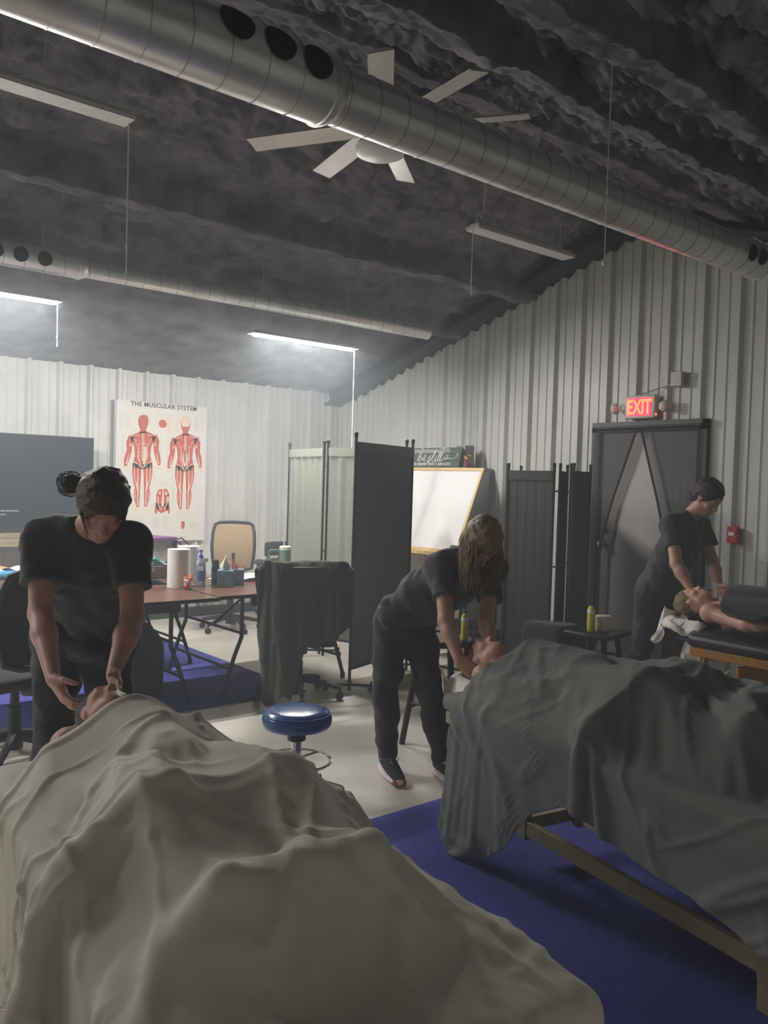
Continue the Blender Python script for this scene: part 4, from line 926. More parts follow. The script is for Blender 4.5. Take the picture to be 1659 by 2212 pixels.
for a in (-1.5, -.7, .7, 1.5): b = MB(); b.tube([(.225 * math.sin(a), -.225 * math.cos(a), .44), (.27 * math.sin(a), -.27 * math.cos(a), .74)], .010, 6); b.build('back_support', M['blackm'], t)

# television on rustic console
t = thing('television', 'large dark flat television with faint setup text, at the left edge', 'television', (-4.03, -.30, 1.03))
b = MB(); b.rbox((0, 0, .455), (1.50, .045, .90), .006); b.build('casing', M['black'], t)
b = MB(); b.box(-.74, -.0245, .02, .74, -.0228, .895); b.build('screen', M['screen'], t)
text_obj('screen_text', 'If so, please press any button', .028, (-.12, -.0255, .165), (1, 0, 0), (0, 0, 1), M['scrtext'], t, .0002)
text_obj('screen_text', 'or the power button.', .028, (-.19, -.0255, .130), (1, 0, 0), (0, 0, 1), M['scrtext'], t, .0002)
b = MB(); b.lathe([(.014, 0), (.014, .001), (0, .001)], (-.155, -.0248, .385), 16, align((0, -1, 0))); b.build('screen_dot', M['cyan'], t)  # small emissive blue-white disc on the screen face
for s in (-1, 1): b = MB(); b.box(s * .5 - .15, -.12, -.03, s * .5 + .15, .10, -.018); b.box(s * .5 - .02, -.01, -.02, s * .5 + .02, .01, .03); b.build('foot', M['black'], t)
t = thing('console_table', 'rustic plank console table under the television', 'console table', (-4.35, -.28, 0))
for k in range(3): b = MB(); b.rbox((0, -.17 + k * .145, .975), (1.55, .14, .035), .004); b.build('plank', M['rustic'], t)
b = MB(); b.rbox((0, -.225, .915), (1.50, .03, .08), .004); b.build('apron', M['rustic'], t); b = MB(); b.rbox((0, -.235, .855), (1.50, .03, .03), .004); b.build('lower_rail', M['trim'], t)
b = MB(); b.rbox((0, -.02, .35), (1.45, .38, .03), .004); b.build('shelf', M['rustic'], t)
for sx in (-1, 1):
    for sy in (-1, 1): b = MB(); b.rbox((sx * .70, -.02 + sy * .17, .475), (.07, .07, .95), .005); b.build('leg', M['rustic'], t)

# ------------------------------------------------------------------ muscular system poster
PW, PH = 1.045, 1.50
t = thing('anatomy_poster', 'muscular system wall chart with two red figures on the left wall', 'poster', (-2.955, -.06, .865))
b = MB(); b.box(0, -.004, 0, PW, .004, PH); b.build('sheet', M['poster'], t)
b = MB(); b.box(-.02, .002, .02, .0, .03, PH); b.build('backing_strip', M['grey'], t)
def pq(x, y):  # chart coordinates (from the enlarged study) -> metres on the sheet
    u = (x - 100) / 1285.0; y0 = 150 + .108 * (x - 100); y1 = 2122; return u * PW, (1 - (y - y0) / (y1 - y0)) * PH
def flat(polys, name, m, lift, flip=None):
    if name.startswith('detail') and len(polys) > 1:
        return [flat([p], name, m, lift) for p in polys]
    b = MB()
    for p in polys:
        q = [pq(*a) for a in p]; n = len(q); b.add([(x, -.004 - lift, z) for x, z in q] + [(x, -.0035, z) for x, z in q], [tuple(range(n)), ] + [(i, (i + 1) % n, n + (i + 1) % n, n + i) for i in range(n)])
    bm = bmesh.new(); o = b.build(name, m, t); bm.from_mesh(o.data); bmesh.ops.triangulate(bm, faces=bm.faces[:]); bmesh.ops.recalc_face_normals(bm, faces=bm.faces[:]); bm.to_mesh(o.data); bm.free(); return o
def limb(pts):  # list of (x,y,halfwidth) -> outline
    L, R_ = [], []
    for i, (x, y, w) in enumerate(pts):
        a = pts[max(i - 1, 0)]; c = pts[min(i + 1, len(pts) - 1)]; dx, dy = c[0] - a[0], c[1] - a[1]; l = math.hypot(dx, dy) or 1
        L.append((x - dy / l * w, y + dx / l * w)); R_.append((x + dy / l * w, y - dx / l * w))
    return L + R_[::-1]
def figure(cx, dy, back=False):
    mir = lambda f: [f, [(2 * cx - x, y) for x, y in f][::-1]]
    S = []
    S.append([(cx - 62, 400 + dy), (cx - 30, 372 + dy), (cx + 30, 372 + dy), (cx + 62, 400 + dy), (cx + 74, 460 + dy), (cx + 62, 520 + dy), (cx + 40, 575 + dy), (cx + 50, 625 + dy), (cx - 50, 625 + dy), (cx - 40, 575 + dy), (cx - 62, 520 + dy), (cx - 74, 460 + dy)])
    S.append([(cx - 50, 600 + dy), (cx + 50, 600 + dy), (cx + 140, 640 + dy), (cx + 175, 690 + dy), (cx + 120, 800 + dy), (cx + 105, 930 + dy), (cx + 130, 1030 + dy), (cx + 125, 1100 + dy), (cx, 1120 + dy), (cx - 125, 1100 + dy), (cx - 130, 1030 + dy), (cx - 105, 930 + dy), (cx - 120, 800 + dy), (cx - 175, 690 + dy), (cx - 140, 640 + dy)])
    S += mir(limb([(cx + 150, 660 + dy, 44), (cx + 185, 740 + dy, 42), (cx + 185, 860 + dy, 34), (cx + 205, 930 + dy, 38), (cx + 225, 1010 + dy, 30), (cx + 232, 1070 + dy, 20)]))
    S += mir(limb([(cx + 72, 1040 + dy, 66), (cx + 78, 1180 + dy, 62), (cx + 70, 1300 + dy, 48), (cx + 62, 1370 + dy, 36), (cx + 70, 1450 + dy, 42), (cx + 66, 1540 + dy, 34), (cx + 52, 1640 + dy, 18)]))
    hands = mir([(cx + 212, 1065 + dy), (cx + 262, 1075 + dy), (cx + 270, 1110 + dy), (cx + 240, 1140 + dy), (cx + 205, 1115 + dy)]) + mir([(cx + 36, 1630 + dy), (cx + 68, 1630 + dy), (cx + 98, 1700 + dy), (cx + 30, 1712 + dy)])
    flat(S, 'figure_muscles', M['red'], .0012); flat(hands, 'figure_hands_feet', M['cream'], .0010)
    C = []
    ln = lambda *p: C.append(limb([(x, y, w) for x, y, w in p]))
    for s in (-1, 1):
        ln((cx + s * 10, 620 + dy, 4), (cx + s * 8, 800 + dy, 5), (cx + s * 5, 1000 + dy, 4)); ln((cx + s * 60, 640 + dy, 3), (cx + s * 140, 665 + dy, 4)); ln((cx + s * 15, 760 + dy, 3), (cx + s * 70, 790 + dy, 5), (cx + s * 100, 760 + dy, 3)); ln((cx + s * 58, 800 + dy, 4), (cx + s * 62, 950 + dy, 7), (cx + s * 20, 1080 + dy, 5)); ln((cx + s * 125, 1010 + dy, 5), (cx + s * 60, 1050 + dy, 4), (cx + s * 10, 1100 + dy, 6))
        ln((cx + s * 165, 765 + dy, 10), (cx + s * 178, 800 + dy, 7)); ln((cx + s * 190, 900 + dy, 4), (cx + s * 222, 1050 + dy, 9)); ln((cx + s * 60, 1080 + dy, 3), (cx + s * 62, 1260 + dy, 8), (cx + s * 66, 1330 + dy, 12), (cx + s * 62, 1400 + dy, 14)); ln((cx + s * 108, 1060 + dy, 3), (cx + s * 112, 1220 + dy, 6), (cx + s * 80, 1350 + dy, 5))
        ln((cx + s * 52, 1400 + dy, 8), (cx + s * 60, 1500 + dy, 7), (cx + s * 55, 1620 + dy, 9)); ln((cx + s * 95, 1420 + dy, 3), (cx + s * 90, 1520 + dy, 5))
        ln((cx + s * 20, 880 + dy, 3), (cx + s * 50, 885 + dy, 3)); ln((cx + s * 20, 930 + dy, 3), (cx + s * 50, 935 + dy, 3)); ln((cx + s * 130, 690 + dy, 3), (cx + s * 90, 740 + dy, 4))
    if back: C.append([(cx - 58, 400 + dy), (cx - 28, 376 + dy), (cx + 28, 376 + dy), (cx + 58, 400 + dy), (cx + 68, 450 + dy), (cx + 50, 500 + dy), (cx - 50, 500 + dy), (cx - 68, 450 + dy)]); C.append([(cx - 10, 830 + dy), (cx + 10, 830 + dy), (cx + 45, 940 + dy), (cx + 12, 1050 + dy), (cx - 12, 1050 + dy), (cx - 45, 940 + dy)])
    else: C.append([(cx + 8, 790 + dy), (cx + 48, 820 + dy), (cx + 52, 940 + dy), (cx + 20, 1050 + dy), (cx + 6, 1050 + dy)])
    flat(C, 'figure_tendons', M['cream'], .0020)
figure(465, 0); figure(1070, 45, True)
flat([[(680, 470), (720, 440), (770, 450), (795, 500), (780, 550), (720, 555), (685, 520)], limb([(755, 1400, 60), (760, 1480, 95), (755, 1580, 85), (760, 1660, 90), (720, 1720, 30)]), limb([(800, 1600, 50), (850, 1700, 18), (850, 1745, 8)]), limb([(700, 1600, 45), (665, 1700, 18), (665, 1745, 8)]), [(1030, 1850), (1080, 1840), (1090, 1900), (1080, 1960), (1040, 1950)]], 'detail_muscle', M['red'], .0012)
flat([limb([(820, 410, 26), (830, 520, 26), (815, 625, 30)]), limb([(700, 1450, 22), (725, 1455, 20)]), limb([(820, 1465, 22), (790, 1460, 20)]), limb([(765, 1370, 6), (760, 1500, 14), (758, 1640, 18)]), limb([(690, 1500, 6), (700, 1620, 6), (740, 1690, 6)]), limb([(830, 1510, 14), (825, 1590, 6), (780, 1690, 6)]), [(1045, 1800), (1100, 1790), (1095, 1850), (1030, 1860)], [(1045, 1955), (1080, 1955), (1075, 2020), (1055, 2020)]], 'detail_tendon', M['cream'], .0018)
b = MB(); rs = random.Random(9)
for (x0, y0, x1, n, dyy) in [(130, 335, 210, 14, 15), (225, 345, 290, 13, 15), (350, 380, 385, 6, 17), (545, 400, 590, 11, 15), (620, 430, 655, 6, 18), (870, 450, 900, 5, 20), (930, 455, 985, 12, 15), (1200, 410, 1270, 14, 15), (1290, 420, 1340, 13, 15), (170, 620, 230, 26, 16), (665, 690, 740, 20, 17), (800, 700, 870, 18, 17), (1255, 690, 1300, 18, 17), (610, 1080, 660, 12, 18), (1200, 1180, 1245, 14, 18), (890, 1180, 935, 22, 18), (585, 1450, 620, 14, 19), (360, 1790, 440, 6, 16), (455, 1800, 515, 8, 16), (625, 1790, 740, 10, 16), (760, 1790, 860, 9, 16), (970, 1850, 1010, 6, 20), (900, 2050, 1150, 1, 10), (830, 2085, 1080, 1, 10), (1150, 1860, 1290, 5, 16), (415, 352, 520, 1, 9), (675, 372, 855, 1, 9), (1015, 395, 1120, 1, 9), (695, 1318, 840, 2, 16), (345, 1778, 440, 1, 9), (985, 1780, 1105, 1, 9)]:
    for i in range(n):
        y = y0 + i * dyy; a = pq(x0 + rs.uniform(-3, 6), y); c = pq(x1 - rs.uniform(0, 28) * (n > 1), y + .108 * (x1 - x0)); b.add([(a[0], -.0046, a[1]), (c[0], -.0046, c[1]), (c[0], -.0046, c[1] + .0028), (a[0], -.0046, a[1] + .0028)], [(0, 1, 2, 3)])
stuff(b.build('caption_lines', M['greyink'], t))
u, v = pq(760, 290); text_obj('title', 'THE MUSCULAR SYSTEM', .066, (u, -.0045, v + .004), (1, 0, 0), (0, 0, 1), M['ink'], t, .0006, .0016, 1.08)
b = MB(); xs = -.345

# ------------------------------------------------------------------ back-right: screens, whiteboard, skeleton, sign
def screen(name_lab, posts, z0, z1, cloths, feet, fin='ball', leg=True):
    """posts: list of ((x,y),(x,y)) panels"""
    t = thing('folding_screen', name_lab, 'folding screen', (posts[0][0][0], posts[0][0][1], 0)); ox, oy = posts[0][0]
    rs = random.Random(2)
    for (a, c), cm in zip(posts, cloths):
        A, C_ = Vector((a[0] - ox, a[1] - oy, 0)), Vector((c[0] - ox, c[1] - oy, 0)); d = (C_ - A).normalized()
        b = MB()
        for p in (A + d * .012, C_ - d * .012):
            b.tube([p + Vector((0, 0, .012 if leg else .02)), p + Vector((0, 0, z1 + .035))], .0115, 8)
            if fin == 'ball': b.ball(p + Vector((0, 0, z1 + .055)), .017, 10); b.lathe([(.008, 0), (.015, .006), (.015, .014), (.008, .02)], p + Vector((0, 0, z1 + .03)), 10)
            else: b.tube([p + Vector((0, 0, z1 + .03)), p + Vector((0, 0, z1 + .06))], .013, 8)
        b.tube([A + Vector((0, 0, z1 - .01)), C_ + Vector((0, 0, z1 - .01))], .008, 8); b.tube([A + Vector((0, 0, z0 + .01)), C_ + Vector((0, 0, z0 + .01))], .008, 8)
        b.build('panel_frame', M['blackm'], t, smooth=True)
        L = (C_ - A).length; nrm = Vector((-d.y, d.x, 0)); P = np.zeros((60, 16, 3)); ph = rs.random() * 6
        for i in range(60):
            u = i / 59; amp = (.0015 if cm == 'screenC' else .0045) * min(1, 8 * u * (1 - u))
            for j in range(16):
                v = j / 15; p = A + d * (.022 + u * (L - .044)) + nrm * (amp * (math.sin(u * 31 + ph) + .6 * math.sin(u * 57 + v * 2 + ph)) * (.35 + .65 * v)) + Vector((0, 0, z0 + v * (z1 - z0))); P[i, j] = p
        cloth_obj('panel_cloth', P, M[cm], t, 0, .002, 0)
        b = MB(); q0, q1 = A + d * .024, C_ - d * .024
        for s in (-1, 1): b.add([tuple(q0 + nrm * .011 * s + Vector((0, 0, z1 - .075))), tuple(q1 + nrm * .011 * s + Vector((0, 0, z1 - .075))), tuple(q1 + nrm * .010 * s + Vector((0, 0, z1))), tuple(q0 + nrm * .010 * s + Vector((0, 0, z1)))], [(0, 1, 2, 3)])
        b.build('sleeve_band', M[cm], t)
    for (p, dr) in feet:
        p = Vector((p[0] - ox, p[1] - oy, 0)); dr = Vector((*dr, 0)).normalized(); b = MB(); b.tube([p - dr * .17 + Vector((0, 0, .055)), p + dr * .17 + Vector((0, 0, .055))], .010, 8)
        for s in (-1, 1):
            q = p + dr * .17 * s; b.tube([q + Vector((0, 0, .085)), q + Vector((0, 0, .035))], .007, 6); b.lathe([(0, -.008), (.022, -.008), (.024, 0), (.022, .008), (0, .008)], q + Vector((0, 0, .024)), 12, align((-dr.y, dr.x, 0)))
        b.build('caster_foot', M['blackm'], t, smooth=True)
    for (a, c), (a2, c2) in zip(posts[:-1], posts[1:]):
        b = MB()
        for z in (z1 - .16, .95, .35): b.tube([(c[0] - ox, c[1] - oy, z), (a2[0] - ox, a2[1] - oy, z)], .007, 6)
        b.build('hinge_link', M['blackm'], t)
    return t
screen('three-panel grey cloth folding screen with ball finials in the centre', [((-1.92, -1.80), (-2.02, -2.54)), ((-2.04, -2.60), (-1.77, -3.38)), ((-1.77, -3.45), (-2.60, -3.74))], .16, 1.865, ['screenA', 'screenA', 'screenB'],
       [((-2.04, -2.57), (.8, -.6)), ((-2.60, -3.74), (.77, -.63)), ((-1.92, -1.80), (.8, -.6)), ((-1.77, -3.42), (.8, -.6))])
screen('black cloth folding screen standing between the bending therapist and door', [((-.62, -3.62), (-1.17, -3.95)), ((-1.20, -3.98), (-1.19, -4.47)), ((-1.16, -4.49), (-.80, -4.28)), ((-.78, -4.31), (-1.16, -4.60)), ((-1.19, -4.64), (-.86, -4.56))], .13, 1.70, ['screenC'] * 5,
       [], 'stick')

# tall cabinet with sign and bird, whiteboard in front
t = thing('storage_cabinet', 'dark grey cabinet behind the whiteboard, carrying the slogan sign', 'cabinet', (-.225, -2.17, 0))
b = MB(); b.box(-.18, -.52, .06, .18, .52, 1.72); b.build('body', M['grey'], t); b = MB(); b.rbox((0, 0, 1.735), (.40, 1.08, .03), .004); b.build('top', M['boxgrey'], t)
for s in (-1, 1): b = MB(); b.rbox((-.185, s * .258, .89), (.018, .508, 1.62), .004); dd = b.build('door', M['grey'], t); b = MB(); b.tube([(-.20, s * .04, .8), (-.212, s * .04, .82), (-.212, s * .04, .96), (-.20, s * .04, .98)], .006, 6); b.build('handle', M['chrome'], dd)
t = thing('slogan_sign', 'dark green slatted sign reading be still in white script', 'sign', (-.375, -2.13, 1.752)); T = Matrix.Rotation(math.radians(14), 3, 'Y')
for k in range(3): b = MB(); b.rbox(tuple(T @ Vector((0, 0, .037 + .070 * k))), (.016, .88, .068), .003, T); b.build('slat', M['signgreen'], t)
b = MB(); b.box(.03, -.28, 0, .09, .28, .19); b.build('sign_back', M['boxgrey'], t)
def on(y, z, l=.0095): p = T @ Vector((-l, 0, z)); return (p.x, y, p.z)
def stroke(pts, r=.004, nm='script_lettering'):
    out = []
    for i in range(len(pts) - 1):
        p0, p1, p2, p3 = pts[max(i - 1, 0)], pts[i], pts[i + 1], pts[min(i + 2, len(pts) - 1)]
        for k in range(5):
            s = k / 5; f = lambda a, b_, c, d_: .5 * ((2 * b_) + (-a + c) * s + (2 * a - 5 * b_ + 4 * c - d_) * s * s + (-a + 3 * b_ - 3 * c + d_) * s ** 3); out.append((f(p0[0], p1[0], p2[0], p3[0]), f(p0[1], p1[1], p2[1], p3[1])))
    out.append(pts[-1]); return [on(-x, z) for x, z in out]
b = MB(); K = 1.0
for pts in ([(-.24, .07), (-.205, .12), (-.18, .19), (-.195, .205), (-.215, .17), (-.215, .08), (-.19, .065), (-.172, .09), (-.19, .115), (-.205, .10)], [(-.172, .09), (-.14, .085), (-.115, .115), (-.13, .13), (-.145, .10), (-.135, .07), (-.10, .075)],
            [(-.075, .075), (-.045, .125), (-.04, .09), (-.05, .055), (-.075, .06), (-.03, .07)], [(-.03, .07), (.005, .13), (.03, .20), (.015, .13), (-.005, .075), (.015, .06), (.04, .08)], [(-.02, .165), (.02, .17), (.075, .185)],
            [(.04, .08), (.055, .125), (.045, .08), (.055, .06), (.08, .085)], [(.08, .085), (.12, .19), (.105, .205), (.085, .12), (.085, .065), (.11, .075)], [(.11, .075), (.155, .19), (.14, .205), (.115, .12), (.115, .065), (.15, .075), (.20, .125), (.225, .125), (.215, .10), (.185, .075), (.235, .095), (.30, .085), (.355, .11), (.37, .14), (.345, .135)],
            [(.15, .20), (.20, .18), (.215, .195), (.19, .20), (.20, .175), (.25, .18)], [(.066, .148), (.068, .15)]):
    b.tube(stroke([(x * 1.0 + .03, z) for x, z in pts], .004), .0042, 5)
b.build('script_lettering', M['white'], t)
tt = text_obj('lettering', 'AND KNOW THAT I AM GOD', .042, on(.0, .018), (0, -1, 0), tuple(T @ Vector((0, 0, 1))), M['white'], t, .001, .0008, 1.05, 1.05)
t = thing('box', 'plain grey-brown box standing behind the slogan sign', 'box', (-.22, -2.50, 1.751)); b = MB(); b.rbox((0, 0, .115), (.13, .13, .23), .004); b.build('carton', M['boxgrey'], t)
t = thing('bird_figurine', 'small bird figurine on a purple base above the whiteboard', 'figurine', (-.30, -2.60, 1.752))
b = MB(); b.lathe([(.03, 0), (.032, .01), (.024, .05), (.028, .075), (.012, .08)], (0, 0, 0), 16); b.build('base', M['maroon'], t, smooth=True)
b = MB(); b.ball((0, .006, .098), (.020, .042, .022), 14, Matrix.Rotation(.5, 3, 'X')); b.ball((0, -.03, .125), .017, 12); b.tube([(0, -.044, .124), (0, -.062, .116)], [.006, .001], 6); b.tube([(0, .03, .095), (0, .06, .135), (0, .075, .16)], [.016, .012, .004], 6); b.build('bird', M['brass'], t, smooth=True)
t = thing('wire_holder', 'thin bent wire stand beside the bird figurine', 'wire stand', (-.26, -2.66, 1.752)); b = MB(); b.tube([(0, 0, 0), (0, 0, .135), (0, .01, .142), (0, .06, .142), (0, .085, .12)], .003, 6); b.lathe([(.025, 0), (.025, .004), (0, .004)], (0, 0, 0), 12); b.build('wire', M['blackm'], t)
# whiteboard on easel, leaning back
t = thing('whiteboard_easel', 'whiteboard in a yellow pine frame leaning on an easel', 'whiteboard', (-.80, -2.40, 0))
O = Vector((0, 0, .93)); Up = Vector((.33, 0, .80)).normalized(); H = .86; Wd = 1.22
Rw = Matrix(((Up.z, 0, Up.x), (0, 1, 0), (-Up.x, 0, Up.z)))
b = MB(); b.rbox(tuple(O + Up * H / 2), (.010, Wd, H), .002, Rw); b.build('board', M['board'], t)
b = MB()
for s in (-1, 1): b.rbox(tuple(O + Up * H / 2 + Vector((-.004, s * Wd / 2, 0))), (.022, .032, H + .03), .003, Rw)
b.rbox(tuple(O + Up * H + Vector((-.004, 0, 0))), (.022, Wd, .032), .003, Rw); b.rbox(tuple(O + Vector((-.004, 0, 0))), (.022, Wd, .032), .003, Rw); b.build('frame', M['pine'], t)
b = MB(); b.rbox((-.055, 0, .90), (.10, Wd, .022), .003); b.rbox((-.10, 0, .915), (.012, Wd, .03), .003); b.build('tray', M['pine'], t)
for (x, y, z, x2, y2) in ((-.02, -.30, .90, -.16, -.50), (-.02, .30, .90, -.16, .50), (.27, -.1, 1.45, .32, -.38), (.27, .1, 1.45, .32, .38)): b = MB(); b.tube([(x, y, z), (x2, y2, .01)], .018, 4); b.build('leg', M['pine'], t)
for i, (y, m) in enumerate([(-.10, 'alarm'), (-.02, 'black'), (.12, 'pump'), (-.20, 'alarm'), (.22, 'tumbler')]):
    mk = thing('marker', ('red marker nearest the middle of the whiteboard tray', 'black marker in the whiteboard tray', 'blue marker in the whiteboard tray', 'red marker nearer the right end of the tray', 'green marker at the left of the whiteboard tray')[i], 'marker', (-.855, -2.40 + y, .912), 0, 'markers on the whiteboard tray')
    b = MB(); b.tube([(0, -.05, .008), (0, .03, .008)], .008, 8); b.build('barrel', M['white'], mk); b = MB(); b.tube([(0, .03, .008), (0, .065, .008)], .0088, 8); b.build('cap', M[m], mk)
# skeleton model
t = thing('skeleton_model', 'skeleton leg bones model peeking out from behind the grey folding screen', 'skeleton', (-1.20, -2.69, 0)); k = 1.0
def bone(nm, a, c, r, ends=1.6): b = MB(); a, c = Vector(a), Vector(c); ps = [a + (c - a) * q for q in (0, .06, .15, .5, .85, .94, 1)]; b.tube(ps, [r * ends * .7, r * ends, r * .95, r * .75, r * .95, r * ends, r * ends * .6], 10); b.build(nm, M['bone'], t, smooth=True)
hz = 1.46
for s in (-1, 1):
    y = s * .065
    bone('femur', (0, y * 1.3, hz), (0, y, hz - .285), .013); bone('tibia', (0, y - .004, hz - .30), (0, y, hz - .535), .010); bone('fibula', (.008, y + s * .017, hz - .31), (.006, y + s * .014, hz - .53), .005)
    b = MB(); b.ball((-.02, y, hz - .56), (.04, .018, .014), 10)
    for q in range(5): b.tube([(-.04, y + (q - 2) * .006, hz - .562), (-.085, y + (q - 2) * .009, hz - .575)], .0038, 6)
    b.build('foot_bones', M['bone'], t, smooth=True)
b = MB(); b.ball((0, -.045, hz + .03), (.022, .05, .04), 12); b.ball((0, .045, hz + .03), (.022, .05, .04), 12); b.ball((0, 0, hz), (.02, .04, .02), 10); b.build('pelvis', M['bone'], t, smooth=True)
b = MB(); b.tube([(.01, 0, hz + .03), (.02, 0, hz + .12)], .012, 8); b.build('spine', M['bone'], t, smooth=True)
b = MB(); b.tube([(.05, 0, 0.02), (.05, 0, hz + .10), (.02, 0, hz + .11)], .006, 8); b.lathe([(.16, 0), (.16, .012), (0, .02)], (.05, 0, 0), 24); b.build('stand', M['chrome'], t, smooth=True)

# dark side table near the right wall, behind the bending therapist
t = thing('side_table', 'low dark table between the whiteboard and black folding screen', 'table', (-1.0, -3.24, 0), 0)
b = MB(); b.rbox((0, 0, .70), (.50, .60, .03), .006); b.build('tabletop', M['edge'], t)
for sx in (-1, 1):
    for sy in (-1, 1): b = MB(); b.tube([(sx * .22, sy * .27, .69), (sx * .225, sy * .275, 0.01)], .014, 6); b.build('leg', M['blackm'], t)
b = MB(); b.rbox((0, 0, .30), (.42, .52, .018), .004); b.build('lower_shelf', M['edge'], t)
t = thing('backpack', 'black bag slumped on the dark side table', 'bag', (-1.0, -3.26, .716)); b = MB(); b.ball((0, 0, .12), (.15, .24, .13), 20); b.ball((0, .1, .2), (.09, .11, .08), 14); b.build('bag_body', M['chairfab'], t, smooth=True); b = MB(); b.tube([(-.05, -.1, .2), (-.06, -.05, .3), (-.06, .05, .3), (-.05, .1, .24)], .01, 6); b.build('strap', M['black'], t)

# ------------------------------------------------------------------ stools
t = thing('rolling_stool', 'round blue vinyl rolling stool on the concrete floor', 'stool', (-4.07, -5.26, 0))
b = MB(); n = 48; b.lathe([(0, .350), (.13, .350), (.160, .356), (.170, .372), (.172, .392), (.168, .412), (.160, .422)], (0, 0, 0), n); b.build('seat_side', M['vinyl'], t, smooth=60)
b = MB(); b.lathe([(.161, .421), (.152, .433), (.12, .441), (.06, .445), (0, .446)], (0, 0, 0), n); b.build('seat_top', M['vinyl'], t, smooth=60)
b = MB(); b.tube([(.163 * math.cos(a), .163 * math.sin(a), .423) for a in np.linspace(0, 6.2832, 49)[:-1]], .0035, 6, closed=True); b.build('piping', M['vinyl'], t, smooth=True)
b = MB(); b.lathe([(.045, .352), (.047, .325), (.045, .29), (.040, .286)], (0, 0, 0), 20); b.build('lift_cover', M['black'], t, smooth=True)
b = MB(); b.lathe([(.026, .34), (.026, .10), (.035, .09), (.035, .07)], (0, 0, 0), 20); b.build('column', M['chrome'], t, smooth=True)
b = MB(); b.tube([(.17 * math.cos(a), .17 * math.sin(a), .185) for a in np.linspace(0, 6.2832, 41)[:-1]], .008, 8, closed=True)
for a in (0.3, 2.4, 4.5): b.tube([(.02 * math.cos(a), .02 * math.sin(a), .19), (.17 * math.cos(a), .17 * math.sin(a), .185)], .007, 6)
b.build('foot_ring', M['chrome'], t, smooth=True)
for k in range(5):
    a = .5 + k * 1.2566; c, s = math.cos(a), math.sin(a); b = MB(); b.tube([(.02 * c, .02 * s, .095), (.13 * c, .13 * s, .085), (.235 * c, .235 * s, .062)], [.018, .014, .011], 8); b.build('base_arm', M['chrome'], t, smooth=True)
    b = MB(); b.tube([(.235 * c, .235 * s, .065), (.235 * c, .235 * s, .045)], .007, 6)
    for q in (-1, 1): b.lathe([(0, -.007), (.022, -.007), (.024, 0), (.022, .007), (0, .007)], (.235 * c - s * q * .012, .235 * s + c * q * .012, .025), 12, align((-s, c, 0)))
    b.build('caster', M['black'], t, smooth=True)
def wood_stool(x, y, z, label, r=.17, rz=.3, spl=1.35, sq=False):
    t = thing('wooden_stool', label, 'stool', (x, y, 0), rz); b = MB()
    if sq: b.rbox((0, 0, z - .018), (r * 2, r * 2, .036), .014)
    else: b.lathe([(0, z - .036), (r * .94, z - .036), (r, z - .028), (r, z - .008), (r * .95, z), (0, z)], (0, 0, 0), 32)
    b.build('seat', M['blackm'], t, smooth=True)
    for k in range(4):
        a = .785 + k * 1.571; b = MB(); p0 = Vector((r * .78 * math.cos(a), r * .78 * math.sin(a), z - .034)); p1 = Vector((r * spl * math.cos(a), r * spl * math.sin(a), .002)); b.tube([p0, p1], [.020, .019], 8); b.build('leg', M['blackm'], t, smooth=True)
        for zz in (.22, .40):
            q = lambda aa: Vector((r * (spl - (spl - .78) * zz / z) * math.cos(aa), r * (spl - (spl - .78) * zz / z) * math.sin(aa), zz + .03 * (k % 2))); b = MB(); b.tube([q(a), q(a + 1.571)], .010, 6); b.build('rung', M['blackm'], t)
    return t
wood_stool(-2.86, -5.02, .64, 'black wooden stool half hidden between therapist and charcoal table', .18)
s = pump_bottle(-2.80, -5.13, .6405, 'clear pump bottle of yellow massage oil on the hidden stool', .205, .022, M['oil'], M['black'], None, M['oilcap'])
wood_stool(-1.58, -5.20, .60, 'black wooden stool in front of the black folding screen', .17, .15, 1.35, True)
s = pump_bottle(-1.66, -5.20, .6005, 'yellow oil bottle with black pump beside the cream jar', .225, .026, M['oil'], M['black'], None, M['oilcap'])
t = thing('jar', 'white-labelled cream jar standing beside the yellow oil bottle', 'jar', (-1.565, -5.23, .6005)); b = MB(); b.lathe([(0, 0), (.048, 0), (.05, .006), (.05, .075), (.046, .08)], (0, 0, 0), 24); b.build('jar_body', M['jar'], t, smooth=True)
b = MB(); b.lathe([(.0505, .076), (.052, .080), (.052, .098), (.048, .103), (0, .103)], (0, 0, 0), 24); b.build('lid', M['jar'], t, smooth=True)
# second stool behind, hidden under a dark towel
wood_stool(-1.55, -4.80, .58, 'black wooden stool under the dark towel', .16, .1, 1.2)
P0 = np.zeros((40, 40, 3)); c_, s_ = math.cos(.5), math.sin(.5)
for i in range(40):
    for j in range(40): u, v = (i / 39 - .5) * .66, (j / 39 - .5) * .58; P0[i, j] = (-1.60 + c_ * u - s_ * v, -4.83 + s_ * u + c_ * v, .62)
TW = drape(P0, .66 / 39, .58 / 39, [('c', (-1.55, -4.80, .53), (-1.55, -4.801, .53), .05, .05), ('b', (-1.55, -4.80, .44), np.eye(3), (.165, .165, .15), .03)], steps=70, iters=10, thick=.006, seed=8, jitter=.004)
tag(cloth_obj('towel', TW, M['towel'], None, 1, .008, 1), 'dark towel hanging over the rear wooden stool', 'towel')

